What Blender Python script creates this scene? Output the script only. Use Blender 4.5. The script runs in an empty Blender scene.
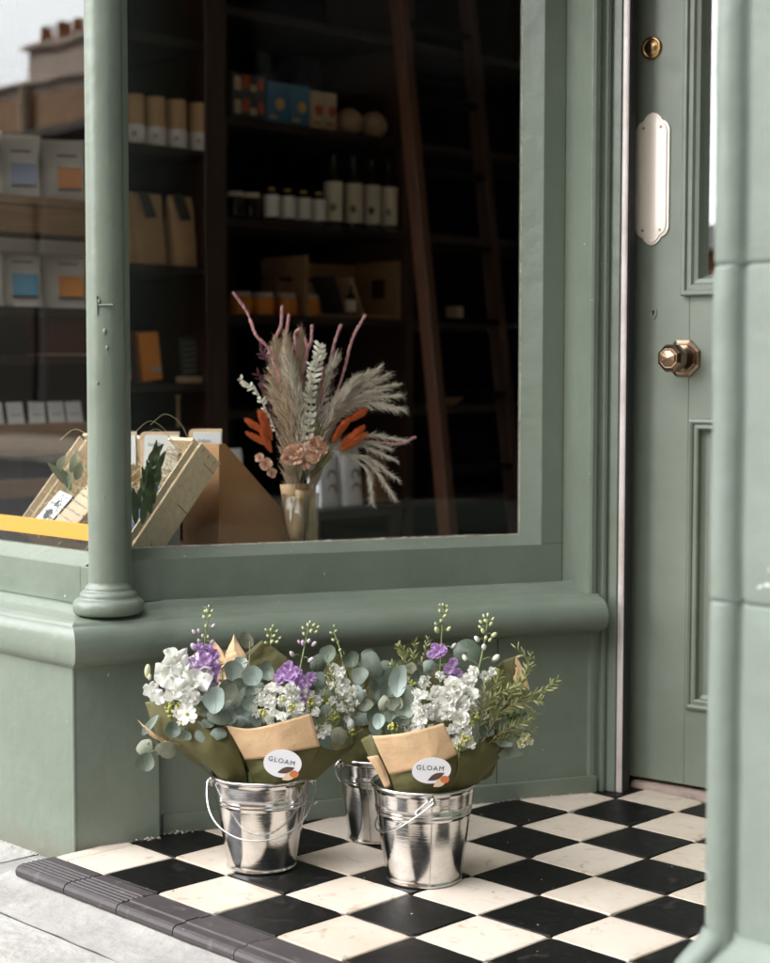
import bpy, math, random
import numpy as np
from mathutils import Vector, Matrix, noise
random.seed(7)
PI = math.pi
sc = bpy.context.scene
col = sc.collection
# ------------------------------------------------------------------ camera
F_PX, CX, CY = 1693.64, 385.0, 481.5
CAM = Vector((2.4246, -1.7081, 0.8867))
YAW, PITCH, ROLL = -0.79, 0.0664, 0.0011
fw = Vector((math.sin(YAW)*math.cos(PITCH), math.cos(YAW)*math.cos(PITCH), -math.sin(PITCH)))
rt0 = Vector((math.cos(YAW), -math.sin(YAW), 0)); up0 = rt0.cross(fw)
rt = rt0*math.cos(ROLL)+up0*math.sin(ROLL); up = up0*math.cos(ROLL)-rt0*math.sin(ROLL)
cd = bpy.data.cameras.new('camera'); cam = bpy.data.objects.new('camera', cd); col.objects.link(cam)
cam.matrix_world = Matrix(((rt.x, up.x, -fw.x, CAM.x), (rt.y, up.y, -fw.y, CAM.y), (rt.z, up.z, -fw.z, CAM.z), (0, 0, 0, 1)))
cd.sensor_fit = 'VERTICAL'; cd.sensor_height = 36; cd.lens = F_PX/963*36
cd.clip_end = 500; cd.clip_start = 0.05
cd.dof.use_dof = True; cd.dof.focus_distance = 2.98; cd.dof.aperture_fstop = 4.0
sc.camera = cam
def ray(px, py): return rt*((px-CX)/F_PX)-up*((py-CY)/F_PX)+fw
def at(px, py, t): return CAM+ray(px, py)*t                      # point seen at a pixel at depth t
def Zp(px, py, h=0.0): d = ray(px, py); return CAM+d*((h-CAM.z)/d.z)
def Xp(px, py, x): d = ray(px, py); return CAM+d*((x-CAM.x)/d.x)
def Yp(px, py, y): d = ray(px, py); return CAM+d*((y-CAM.y)/d.y)
SU = Vector((.4133, .9106, 0)); SN = Vector((.9106, -.4133, 0)); W0 = Vector((-.141, .234, 0))
def S3(s, d, z): return W0+SU*s+SN*d+Vector((0, 0, z))            # splayed window wall: along, outward, up
def Sp(px, py, d):
    r = ray(px, py); a = W0+SN*d; return CAM+r*((a-CAM).dot(SN)/r.dot(SN))
TOC = Vector((.7103, -.7039, 0)); RGT = Vector((.7039, .7103, 0)); UP = Vector((0, 0, 1))   # towards the street viewer, to the right, up
# ------------------------------------------------------------------ materials
def nodes(name):
    m = bpy.data.materials.new(name); m.use_nodes = True
    nt = m.node_tree; b = nt.nodes['Principled BSDF']; return m, nt, b
def N(nt, t, **k):
    n = nt.nodes.new(t)
    for a, v in k.items():
        if a in n.inputs.keys() if isinstance(a, str) else False: n.inputs[a].default_value = v
        else: setattr(n, a, v)
    return n
def mat(name, c, rough=.5, metal=0, var=.0, vscale=8, bump=0, bscale=60, c2=None, dscale=None, stretch=None, spec=None, trans=0, sss=0, coat=0):
    """plain colour with a noise mix to c2, and a noise bump"""
    m, nt, b = nodes(name); L = nt.links.new
    b.inputs['Base Color'].default_value = (*c, 1); b.inputs['Roughness'].default_value = rough; b.inputs['Metallic'].default_value = metal
    if spec is not None: b.inputs['Specular IOR Level'].default_value = spec
    if coat: b.inputs['Coat Weight'].default_value = coat
    tc = nt.nodes.new('ShaderNodeTexCoord'); src = tc.outputs['Object']
    if stretch:
        mp = nt.nodes.new('ShaderNodeMapping'); mp.inputs['Scale'].default_value = stretch; L(src, mp.inputs['Vector']); src = mp.outputs['Vector']
    if c2 is None and var: c2 = tuple(max(0, x*(1-var)) for x in c)
    if c2 is not None:
        n = nt.nodes.new('ShaderNodeTexNoise'); n.inputs['Scale'].default_value = vscale; n.inputs['Detail'].default_value = 6; n.inputs['Roughness'].default_value = .65
        L(src, n.inputs['Vector'])
        r = nt.nodes.new('ShaderNodeValToRGB'); r.color_ramp.elements[0].position = .35; r.color_ramp.elements[1].position = .68
        r.color_ramp.elements[0].color = (*c, 1); r.color_ramp.elements[1].color = (*c2, 1)
        L(n.outputs['Fac'], r.inputs['Fac']); L(r.outputs['Color'], b.inputs['Base Color'])
    if bump:
        n2 = nt.nodes.new('ShaderNodeTexNoise'); n2.inputs['Scale'].default_value = bscale; n2.inputs['Detail'].default_value = 4
        L(src, n2.inputs['Vector'])
        bp = nt.nodes.new('ShaderNodeBump'); bp.inputs['Strength'].default_value = bump; bp.inputs['Distance'].default_value = .01
        L(n2.outputs['Fac'], bp.inputs['Height']); L(bp.outputs['Normal'], b.inputs['Normal'])
    if trans:   # thin leaf or petal: some light comes through
        tr = nt.nodes.new('ShaderNodeBsdfTranslucent'); mx = nt.nodes.new('ShaderNodeMixShader'); mx.inputs[0].default_value = trans
        out = nt.nodes['Material Output']
        if b.inputs['Base Color'].links: L(b.inputs['Base Color'].links[0].from_socket, tr.inputs['Color'])
        else: tr.inputs['Color'].default_value = (*c, 1)
        L(b.outputs[0], mx.inputs[1]); L(tr.outputs[0], mx.inputs[2]); L(mx.outputs[0], out.inputs['Surface'])
    return m
def paint(name, c, chips=.0, rough=.42, dirt=True, bump=.25):
    """old gloss paint: brush streaks, orange peel, dents, small chips, grime at the foot"""
    m, nt, b = nodes(name); L = nt.links.new
    g = nt.nodes.new('ShaderNodeNewGeometry'); pos = g.outputs['Position']
    mp = nt.nodes.new('ShaderNodeMapping'); mp.inputs['Scale'].default_value = (90, 90, 5); L(pos, mp.inputs['Vector'])
    st = nt.nodes.new('ShaderNodeTexNoise'); st.inputs['Scale'].default_value = 1; st.inputs['Detail'].default_value = 5; L(mp.outputs[0], st.inputs['Vector'])
    lp = nt.nodes.new('ShaderNodeTexNoise'); lp.inputs['Scale'].default_value = 22; lp.inputs['Detail'].default_value = 6; L(pos, lp.inputs['Vector'])
    big = nt.nodes.new('ShaderNodeTexNoise'); big.inputs['Scale'].default_value = 4.5; big.inputs['Detail'].default_value = 8; big.inputs['Roughness'].default_value = .7; L(pos, big.inputs['Vector'])
    rp = nt.nodes.new('ShaderNodeValToRGB'); rp.color_ramp.elements[0].position = .3; rp.color_ramp.elements[1].position = .7
    rp.color_ramp.elements[0].color = (c[0]*.84, c[1]*.85, c[2]*.83, 1); rp.color_ramp.elements[1].color = (c[0]*1.08, c[1]*1.07, c[2]*1.08, 1)
    L(big.outputs['Fac'], rp.inputs['Fac']); colr = rp.outputs['Color']
    if dirt:
        sx = nt.nodes.new('ShaderNodeSeparateXYZ'); L(pos, sx.inputs[0])
        ad = nt.nodes.new('ShaderNodeMath'); ad.operation = 'MULTIPLY_ADD'; ad.inputs[1].default_value = .09; L(lp.outputs['Fac'], ad.inputs[0]); L(sx.outputs['Z'], ad.inputs[2])
        mr = nt.nodes.new('ShaderNodeMapRange'); mr.inputs['From Min'].default_value = .025; mr.inputs['From Max'].default_value = .06; mr.inputs['To Min'].default_value = .6; mr.inputs['To Max'].default_value = 0
        L(ad.outputs[0], mr.inputs['Value'])
        mx = nt.nodes.new('ShaderNodeMix'); mx.data_type = 'RGBA'; L(mr.outputs[0], mx.inputs['Factor']); L(colr, mx.inputs['A']); mx.inputs['B'].default_value = (.16, .14, .105, 1); colr = mx.outputs['Result']
    if chips:
        cn = nt.nodes.new('ShaderNodeTexNoise'); cn.inputs['Scale'].default_value = 38; cn.inputs['Detail'].default_value = 3; cn.inputs['Distortion'].default_value = .6; L(pos, cn.inputs['Vector'])
        cr = nt.nodes.new('ShaderNodeMapRange'); cr.inputs['From Min'].default_value = .785-chips; cr.inputs['From Max'].default_value = .8-chips; L(cn.outputs['Fac'], cr.inputs['Value'])
        mx2 = nt.nodes.new('ShaderNodeMix'); mx2.data_type = 'RGBA'; L(cr.outputs[0], mx2.inputs['Factor']); L(colr, mx2.inputs['A']); mx2.inputs['B'].default_value = (.55, .6, .55, 1); colr = mx2.outputs['Result']
    L(colr, b.inputs['Base Color'])
    rr = nt.nodes.new('ShaderNodeMapRange'); rr.inputs['To Min'].default_value = rough-.1; rr.inputs['To Max'].default_value = rough+.14; L(lp.outputs['Fac'], rr.inputs['Value']); L(rr.outputs[0], b.inputs['Roughness'])
    sm = nt.nodes.new('ShaderNodeMath'); sm.operation = 'MULTIPLY_ADD'; sm.inputs[1].default_value = 1.6; stw = nt.nodes.new('ShaderNodeMath'); stw.operation = 'MULTIPLY'; stw.inputs[1].default_value = .22; L(st.outputs['Fac'], stw.inputs[0]); L(lp.outputs['Fac'], sm.inputs[0]); L(stw.outputs[0], sm.inputs[2])
    bp = nt.nodes.new('ShaderNodeBump'); bp.inputs['Strength'].default_value = bump; bp.inputs['Distance'].default_value = .004; L(sm.outputs[0], bp.inputs['Height']); L(bp.outputs[0], b.inputs['Normal'])
    return m
def wood(name, c, c2, scale=(4, 40, 40), rough=.6):
    m = mat(name, c, rough, c2=c2, vscale=1.6, stretch=scale, bump=.15, bscale=3); return m
def thin_glass(name, tint=(.965, .98, .975), r0=.045):
    m, nt, b = nodes(name); L = nt.links.new; nt.nodes.remove(b)
    tr = nt.nodes.new('ShaderNodeBsdfTransparent'); tr.inputs[0].default_value = (*tint, 1)
    gl = nt.nodes.new('ShaderNodeBsdfGlossy'); gl.inputs['Roughness'].default_value = .0; gl.inputs['Color'].default_value = (1, 1, 1, 1)
    # old glass ripples very slightly
    g = nt.nodes.new('ShaderNodeNewGeometry'); n = nt.nodes.new('ShaderNodeTexNoise'); n.inputs['Scale'].default_value = 3; L(g.outputs['Position'], n.inputs['Vector'])
    bp = nt.nodes.new('ShaderNodeBump'); bp.inputs['Strength'].default_value = .06; bp.inputs['Distance'].default_value = .01; L(n.outputs['Fac'], bp.inputs['Height']); L(bp.outputs[0], gl.inputs['Normal'])
    def mth(op, a_, b_=None):
        k = nt.nodes.new('ShaderNodeMath'); k.operation = op
        for i_, q in enumerate((a_, b_)):
            if q is None: continue
            if isinstance(q, (int, float)): k.inputs[i_].default_value = q
            else: L(q, k.inputs[i_])
        return k.outputs[0]
    dt = nt.nodes.new('ShaderNodeVectorMath'); dt.operation = 'DOT_PRODUCT'; L(g.outputs['Normal'], dt.inputs[0]); L(g.outputs['Incoming'], dt.inputs[1])
    p5 = mth('POWER', mth('SUBTRACT', 1.0, mth('ABSOLUTE', dt.outputs['Value'])), 5.0)          # Schlick, the same from both sides of the sheet
    fr = mth('ADD', mth('MULTIPLY', p5, 1-r0), r0)
    mx = nt.nodes.new('ShaderNodeMixShader'); L(fr, mx.inputs[0]); L(tr.outputs[0], mx.inputs[1]); L(gl.outputs[0], mx.inputs[2]); L(mx.outputs[0], nt.nodes['Material Output'].inputs['Surface'])
    return m
G_ = (.167, .199, .156)
M = {}
M['green'] = paint('sage_green_paint', G_, chips=.035, bump=.4, rough=.34)
M['green_door'] = paint('sage_green_door_paint', (.19, .218, .172), chips=0, rough=.4, bump=.12, dirt=False)
M['green_stone'] = paint('sage_green_masonry_paint', (.172, .205, .172), chips=.03, rough=.5, bump=.5, dirt=False)
M['glass'] = thin_glass('window_glass', r0=.014); M['street_glass'] = thin_glass('street_window_glass', r0=.045); M['door_glass'] = thin_glass('door_glass', r0=.09); M['dull_glass'] = thin_glass('low_mirror_window_glass', (.8, .82, .81), .008); M['jar_glass'] = thin_glass('clear_glass', (.95, .96, .95), .04)  # dull_glass mirrors little, so stray sky stays out of the main window
def steel(name):
    m, nt, b = nodes(name); L = nt.links.new; b.inputs['Metallic'].default_value = 1
    g = nt.nodes.new('ShaderNodeTexCoord'); pos = g.outputs['Object']
    n1 = nt.nodes.new('ShaderNodeTexNoise'); n1.inputs['Scale'].default_value = 28; n1.inputs['Detail'].default_value = 7; n1.inputs['Roughness'].default_value = .7; L(pos, n1.inputs['Vector'])
    v = nt.nodes.new('ShaderNodeTexVoronoi'); v.inputs['Scale'].default_value = 90; L(pos, v.inputs['Vector'])
    mp = nt.nodes.new('ShaderNodeMapping'); mp.inputs['Scale'].default_value = (18, 18, 420); L(pos, mp.inputs['Vector'])
    n2 = nt.nodes.new('ShaderNodeTexNoise'); n2.inputs['Scale'].default_value = 1; n2.inputs['Detail'].default_value = 3; L(mp.outputs[0], n2.inputs['Vector'])
    cr = nt.nodes.new('ShaderNodeValToRGB'); cr.color_ramp.elements[0].color = (.50, .49, .475, 1); cr.color_ramp.elements[1].color = (.74, .73, .715, 1); cr.color_ramp.elements[0].position = .3; cr.color_ramp.elements[1].position = .62; L(n1.outputs['Fac'], cr.inputs['Fac']); L(cr.outputs[0], b.inputs['Base Color'])
    rr = nt.nodes.new('ShaderNodeMapRange'); rr.inputs['From Min'].default_value = .3; rr.inputs['From Max'].default_value = .7; rr.inputs['To Min'].default_value = .07; rr.inputs['To Max'].default_value = .26; L(n1.outputs['Fac'], rr.inputs['Value']); L(rr.outputs[0], b.inputs['Roughness'])
    ad = nt.nodes.new('ShaderNodeMath'); ad.operation = 'MULTIPLY_ADD'; ad.inputs[1].default_value = .35; L(v.outputs['Distance'], ad.inputs[0]); L(n2.outputs['Fac'], ad.inputs[2])
    bp = nt.nodes.new('ShaderNodeBump'); bp.inputs['Strength'].default_value = .10; bp.inputs['Distance'].default_value = .0015; L(ad.outputs[0], bp.inputs['Height']); L(bp.outputs[0], b.inputs['Normal'])
    return m
M['steel'] = steel('galvanised_steel')
M['wire'] = mat('bright_wire', (.75, .75, .74), .18, 1)
M['brass'] = mat('old_brass', (.55, .36, .16), .28, 1, c2=(.32, .2, .1), vscale=30)
M['bronze'] = mat('bronze', (.33, .24, .165), .22, 1, c2=(.16, .11, .075), vscale=40)
M['porcelain'] = mat('porcelain', (.82, .73, .63), .18, coat=.4)
M['strip'] = mat('worn_aluminium', (.8, .73, .71), .42, .35, c2=(.62, .54, .5), vscale=12)
M['black'] = mat('black', (.012, .012, .013), .5); M['dark'] = mat('near_black', (.02, .02, .02), .7)
M['stone_sill'] = mat('worn_threshold_stone', (.42, .31, .25), .7, c2=(.25, .19, .16), vscale=18, bump=.4, bscale=40)
M['grout'] = mat('grout', (.10, .088, .075), .9, c2=(.2, .18, .15), vscale=20)
M['crumb'] = mat('mortar_crumbs', (.55, .5, .42), .9, c2=(.25, .2, .15), vscale=30, bump=.8, bscale=80)
M['concrete'] = mat('cement', (.38, .36, .335), .85, c2=(.26, .245, .23), vscale=7, bump=.4, bscale=50)
M['paving'] = mat('paving_slab', (.47, .45, .42), .85, c2=(.29, .275, .25), vscale=9, bump=.35, bscale=70)
M['joint'] = mat('paving_joint', (.36, .345, .32), .9, var=.4, vscale=20)
M['asphalt'] = mat('asphalt', (.05, .05, .052), .85, var=.4, vscale=30, bump=.4, bscale=150)
def tile_mat(name, c, c2, stain, sfac, rough, spec=.5):
    m, nt, b = nodes(name); L = nt.links.new
    g = nt.nodes.new('ShaderNodeNewGeometry'); pos = g.outputs['Position']
    at_ = nt.nodes.new('ShaderNodeAttribute'); at_.attribute_name = 'tone'
    n1 = nt.nodes.new('ShaderNodeTexNoise'); n1.inputs['Scale'].default_value = 9; n1.inputs['Detail'].default_value = 8; n1.inputs['Roughness'].default_value = .7; L(pos, n1.inputs['Vector'])
    n2 = nt.nodes.new('ShaderNodeTexNoise'); n2.inputs['Scale'].default_value = 26; n2.inputs['Detail'].default_value = 5; n2.inputs['Distortion'].default_value = 1.2; L(pos, n2.inputs['Vector'])
    ad = nt.nodes.new('ShaderNodeMath'); ad.operation = 'ADD'; L(n1.outputs['Fac'], ad.inputs[0]); L(at_.outputs['Fac'], ad.inputs[1])
    r = nt.nodes.new('ShaderNodeMapRange'); r.inputs['From Min'].default_value = .4; r.inputs['From Max'].default_value = .95; L(ad.outputs[0], r.inputs['Value'])
    mx = nt.nodes.new('ShaderNodeMix'); mx.data_type = 'RGBA'; L(r.outputs[0], mx.inputs['Factor']); mx.inputs['A'].default_value = (*c, 1); mx.inputs['B'].default_value = (*c2, 1)
    r2 = nt.nodes.new('ShaderNodeMapRange'); r2.inputs['From Min'].default_value = .60; r2.inputs['From Max'].default_value = .74; r2.inputs['To Max'].default_value = sfac; L(n2.outputs['Fac'], r2.inputs['Value'])
    mx2 = nt.nodes.new('ShaderNodeMix'); mx2.data_type = 'RGBA'; L(r2.outputs[0], mx2.inputs['Factor']); L(mx.outputs['Result'], mx2.inputs['A']); mx2.inputs['B'].default_value = (*stain, 1)
    # fine specks
    n3 = nt.nodes.new('ShaderNodeTexNoise'); n3.inputs['Scale'].default_value = 160; L(pos, n3.inputs['Vector'])
    r3 = nt.nodes.new('ShaderNodeMapRange'); r3.inputs['From Min'].default_value = .735; r3.inputs['From Max'].default_value = .76; r3.inputs['To Max'].default_value = .6; L(n3.outputs['Fac'], r3.inputs['Value'])
    mx3 = nt.nodes.new('ShaderNodeMix'); mx3.data_type = 'RGBA'; L(r3.outputs[0], mx3.inputs['Factor']); L(mx2.outputs['Result'], mx3.inputs['A']); mx3.inputs['B'].default_value = (.3, .27, .23, 1)
    L(mx3.outputs['Result'], b.inputs['Base Color']); b.inputs['Specular IOR Level'].default_value = spec
    rr = nt.nodes.new('ShaderNodeMapRange'); rr.inputs['To Min'].default_value = rough-.1; rr.inputs['To Max'].default_value = rough+.25; L(n2.outputs['Fac'], rr.inputs['Value']); L(rr.outputs[0], b.inputs['Roughness'])
    bp = nt.nodes.new('ShaderNodeBump'); bp.inputs['Strength'].default_value = .12; bp.inputs['Distance'].default_value = .003; L(n1.outputs['Fac'], bp.inputs['Height']); L(bp.outputs[0], b.inputs['Normal'])
    return m
M['tile_black'] = tile_mat('black_quarry_tile', (.004, .0037, .0035), (.010, .0088, .0082), (.05, .042, .038), .5, .36, .16)
M['tile_cream'] = tile_mat('cream_quarry_tile', (.62, .535, .45), (.48, .385, .29), (.3, .215, .14), .7, .42)
M['tile_edge'] = tile_mat('purple_brown_edge_tile', (.042, .033, .034), (.062, .05, .051), (.14, .12, .12), .6, .5)
M['kraft'] = mat('kraft_paper', (.62, .415, .235), .75, c2=(.54, .35, .19), vscale=12, bump=.15, bscale=160, trans=.06)
M['olive'] = mat('olive_paper', (.115, .105, .032), .7, c2=(.09, .082, .027), vscale=10, bump=.2, bscale=30, trans=.08)
M['sticker'] = mat('sticker_white', (.8, .79, .82), .45); M['ink'] = mat('dark_ink', (.03, .03, .035), .6)
M['rust_ink'] = mat('orange_print', (.58, .17, .06), .6); M['brown_ink'] = mat('brown_print', (.09, .05, .035), .6); M['sand_ink'] = mat('sand_print', (.68, .5, .35), .6)
M['white_petal'] = mat('white_petal', (.9, .89, .85), .55, c2=(.86, .86, .78), vscale=60, trans=.3)
M['cream_petal'] = mat('cream_petal', (.74, .7, .5), .55, c2=(.6, .62, .34), vscale=60, trans=.3)
M['lilac'] = mat('lilac_petal', (.52, .31, .6), .55, c2=(.62, .44, .7), vscale=80, trans=.25)
M['lilac_bud'] = mat('lilac_bud', (.5, .34, .55), .55, c2=(.42, .45, .3), vscale=90)
M['green_bud'] = mat('pale_green_bud', (.42, .46, .2), .55, c2=(.5, .5, .3), vscale=80)
M['yellow_bud'] = mat('yellow_green_bud', (.5, .46, .1), .6, c2=(.3, .34, .07), vscale=80)
M['euca'] = mat('eucalyptus_leaf', (.135, .17, .125), .5, c2=(.19, .225, .175), vscale=30, trans=.12)
M['euca_dark'] = mat('eucalyptus_leaf_dark', (.075, .1, .07), .5, c2=(.12, .15, .11), vscale=40, trans=.1); M['euca_worn'] = mat('eucalyptus_leaf_worn', (.17, .19, .125), .55, c2=(.25, .25, .17), vscale=55, trans=.12)
M['euca_pale'] = mat('eucalyptus_leaf_pale', (.27, .33, .29), .5, c2=(.2, .25, .21), vscale=30, trans=.12)
M['stem'] = mat('green_stem', (.2, .25, .09), .55, var=.3, vscale=40)
M['stem_brown'] = mat('brown_stem', (.22, .17, .1), .7, var=.3, vscale=40)
M['rosemary'] = mat('needle_leaf', (.17, .19, .055), .5, c2=(.28, .3, .12), vscale=60, trans=.1)
M['dark_leaf'] = mat('dark_bay_leaf', (.06, .105, .035), .4, c2=(.1, .14, .05), vscale=30, trans=.08)
M['sage_leaf'] = mat('grey_green_leaf', (.2, .22, .12), .5, c2=(.14, .17, .08), vscale=30, trans=.1)
M['straw'] = mat('raffia_straw', (.62, .5, .3), .7, c2=(.45, .33, .18), vscale=50)
M['tan'] = mat('pampas_tan', (.68, .53, .38), .8, c2=(.56, .42, .29), vscale=40, trans=.2)
M['oat'] = mat('pampas_oat', (.8, .72, .62), .8, c2=(.68, .58, .46), vscale=40, trans=.2)
M['pink'] = mat('dusty_pink_amaranth', (.56, .28, .28), .85, c2=(.42, .18, .19), vscale=90, bump=.5, bscale=400)
M['bleached'] = mat('bleached_leaf', (.78, .74, .64), .6, c2=(.66, .6, .48), vscale=50, trans=.2)
M['orange_tail'] = mat('orange_grass_head', (.85, .27, .09), .8, c2=(.72, .17, .05), vscale=60, trans=.2)
M['peach'] = mat('peach_petal', (.86, .6, .45), .6, c2=(.8, .5, .36), vscale=60, trans=.2)
M['burgundy'] = mat('burgundy_foliage', (.06, .012, .02), .7, c2=(.1, .02, .03), vscale=50)
M['palm'] = mat('dried_palm', (.42, .37, .22), .65, c2=(.34, .28, .16), vscale=30)
M['poplar'] = wood('pale_poplar_wood', (.82, .66, .45), (.68, .5, .31), (6, 60, 60))
M['card'] = mat('brown_cardboard', (.42, .225, .10), .75, c2=(.36, .185, .08), vscale=10, bump=.1, bscale=120)
M['card_light'] = mat('kraft_board', (.6, .43, .28), .75, c2=(.5, .35, .22), vscale=10)
M['white'] = mat('white_paper', (.8, .79, .78), .6, var=.04); M['offwhite'] = mat('offwhite_bag_paper', (.82, .79, .75), .6, c2=(.74, .71, .67), vscale=10)
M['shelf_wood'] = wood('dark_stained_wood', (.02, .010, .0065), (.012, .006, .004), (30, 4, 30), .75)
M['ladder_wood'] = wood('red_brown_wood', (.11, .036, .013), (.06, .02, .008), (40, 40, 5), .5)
M['oak'] = wood('warm_wood', (.36, .21, .1), (.24, .13, .06), (30, 4, 30), .55)
M['crate_wood'] = wood('crate_pine', (.36, .22, .11), (.25, .145, .07), (30, 5, 30), .65)
M['pale_room'] = mat('pale_ceiling_paint', (.75, .72, .66), .8); M['room'] = mat('dark_room_paint', (.006, .005, .0045), .9, var=.4, spec=.15); M['room_floor'] = wood('pale_floor_boards', (.42, .30, .18), (.3, .2, .11), (4, 30, 30), .4)  # unseen ceilings, walls and the floor made pale to bounce light
def flat(name, c, r=.5, **k):
    if name not in M: M[name] = mat(name, c, r, **k)
    return M[name]
flat('blue_label', (.12, .42, .66)); flat('lavender_label', (.36, .44, .68)); flat('orange_label', (.85, .30, .03)); flat('orange_strip', (.86, .36, .035)); flat('slate', (.05, .055, .055), .8); flat('slate_tag', (.05, .055, .05), .8)
flat('red_print', (.42, .07, .03)); flat('box_cream', (.5, .4, .27)); flat('box_blue', (.05, .16, .27)); flat('gold_print', (.6, .38, .12)); flat('pink_card', (.62, .4, .33)); flat('grey_shelf', (.3, .27, .25))
flat('bottle_dark', (.01, .011, .009), .12); flat('honey', (.62, .2, .025), .2); flat('maroon', (.1, .015, .015), .5); flat('indigo', (.05, .07, .13), .5); flat('cork', (.5, .35, .2), .7)
flat('label_cream', (.66, .6, .48)); flat('herb_green', (.1, .17, .04)); flat('pasta', (.55, .36, .2), .4, c2=(.3, .2, .12), vscale=60); flat('grey_bag', (.42, .42, .43), .6); flat('grey_ink', (.22, .21, .2))
M['shade_wall'] = mat('wall_in_painted_shade', (.03, .028, .028), .6, var=.3); M['dark_brick'] = mat('dark_house_brick', (.1, .07, .055), .85, c2=(.06, .045, .035), vscale=5); M['brick'] = mat('stock_brick', (.46, .29, .18), .85, c2=(.33, .2, .12), vscale=5, bump=.3, bscale=30)
M['render'] = mat('old_render', (.66, .56, .5), .85, c2=(.55, .46, .4), vscale=3)
M['roof'] = mat('slate_roof', (.1, .09, .085), .7, var=.4, vscale=6); M['terracotta'] = mat('terracotta', (.38, .18, .09), .8)
M['pipe'] = mat('cream_pipe', (.62, .5, .36), .5)
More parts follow.
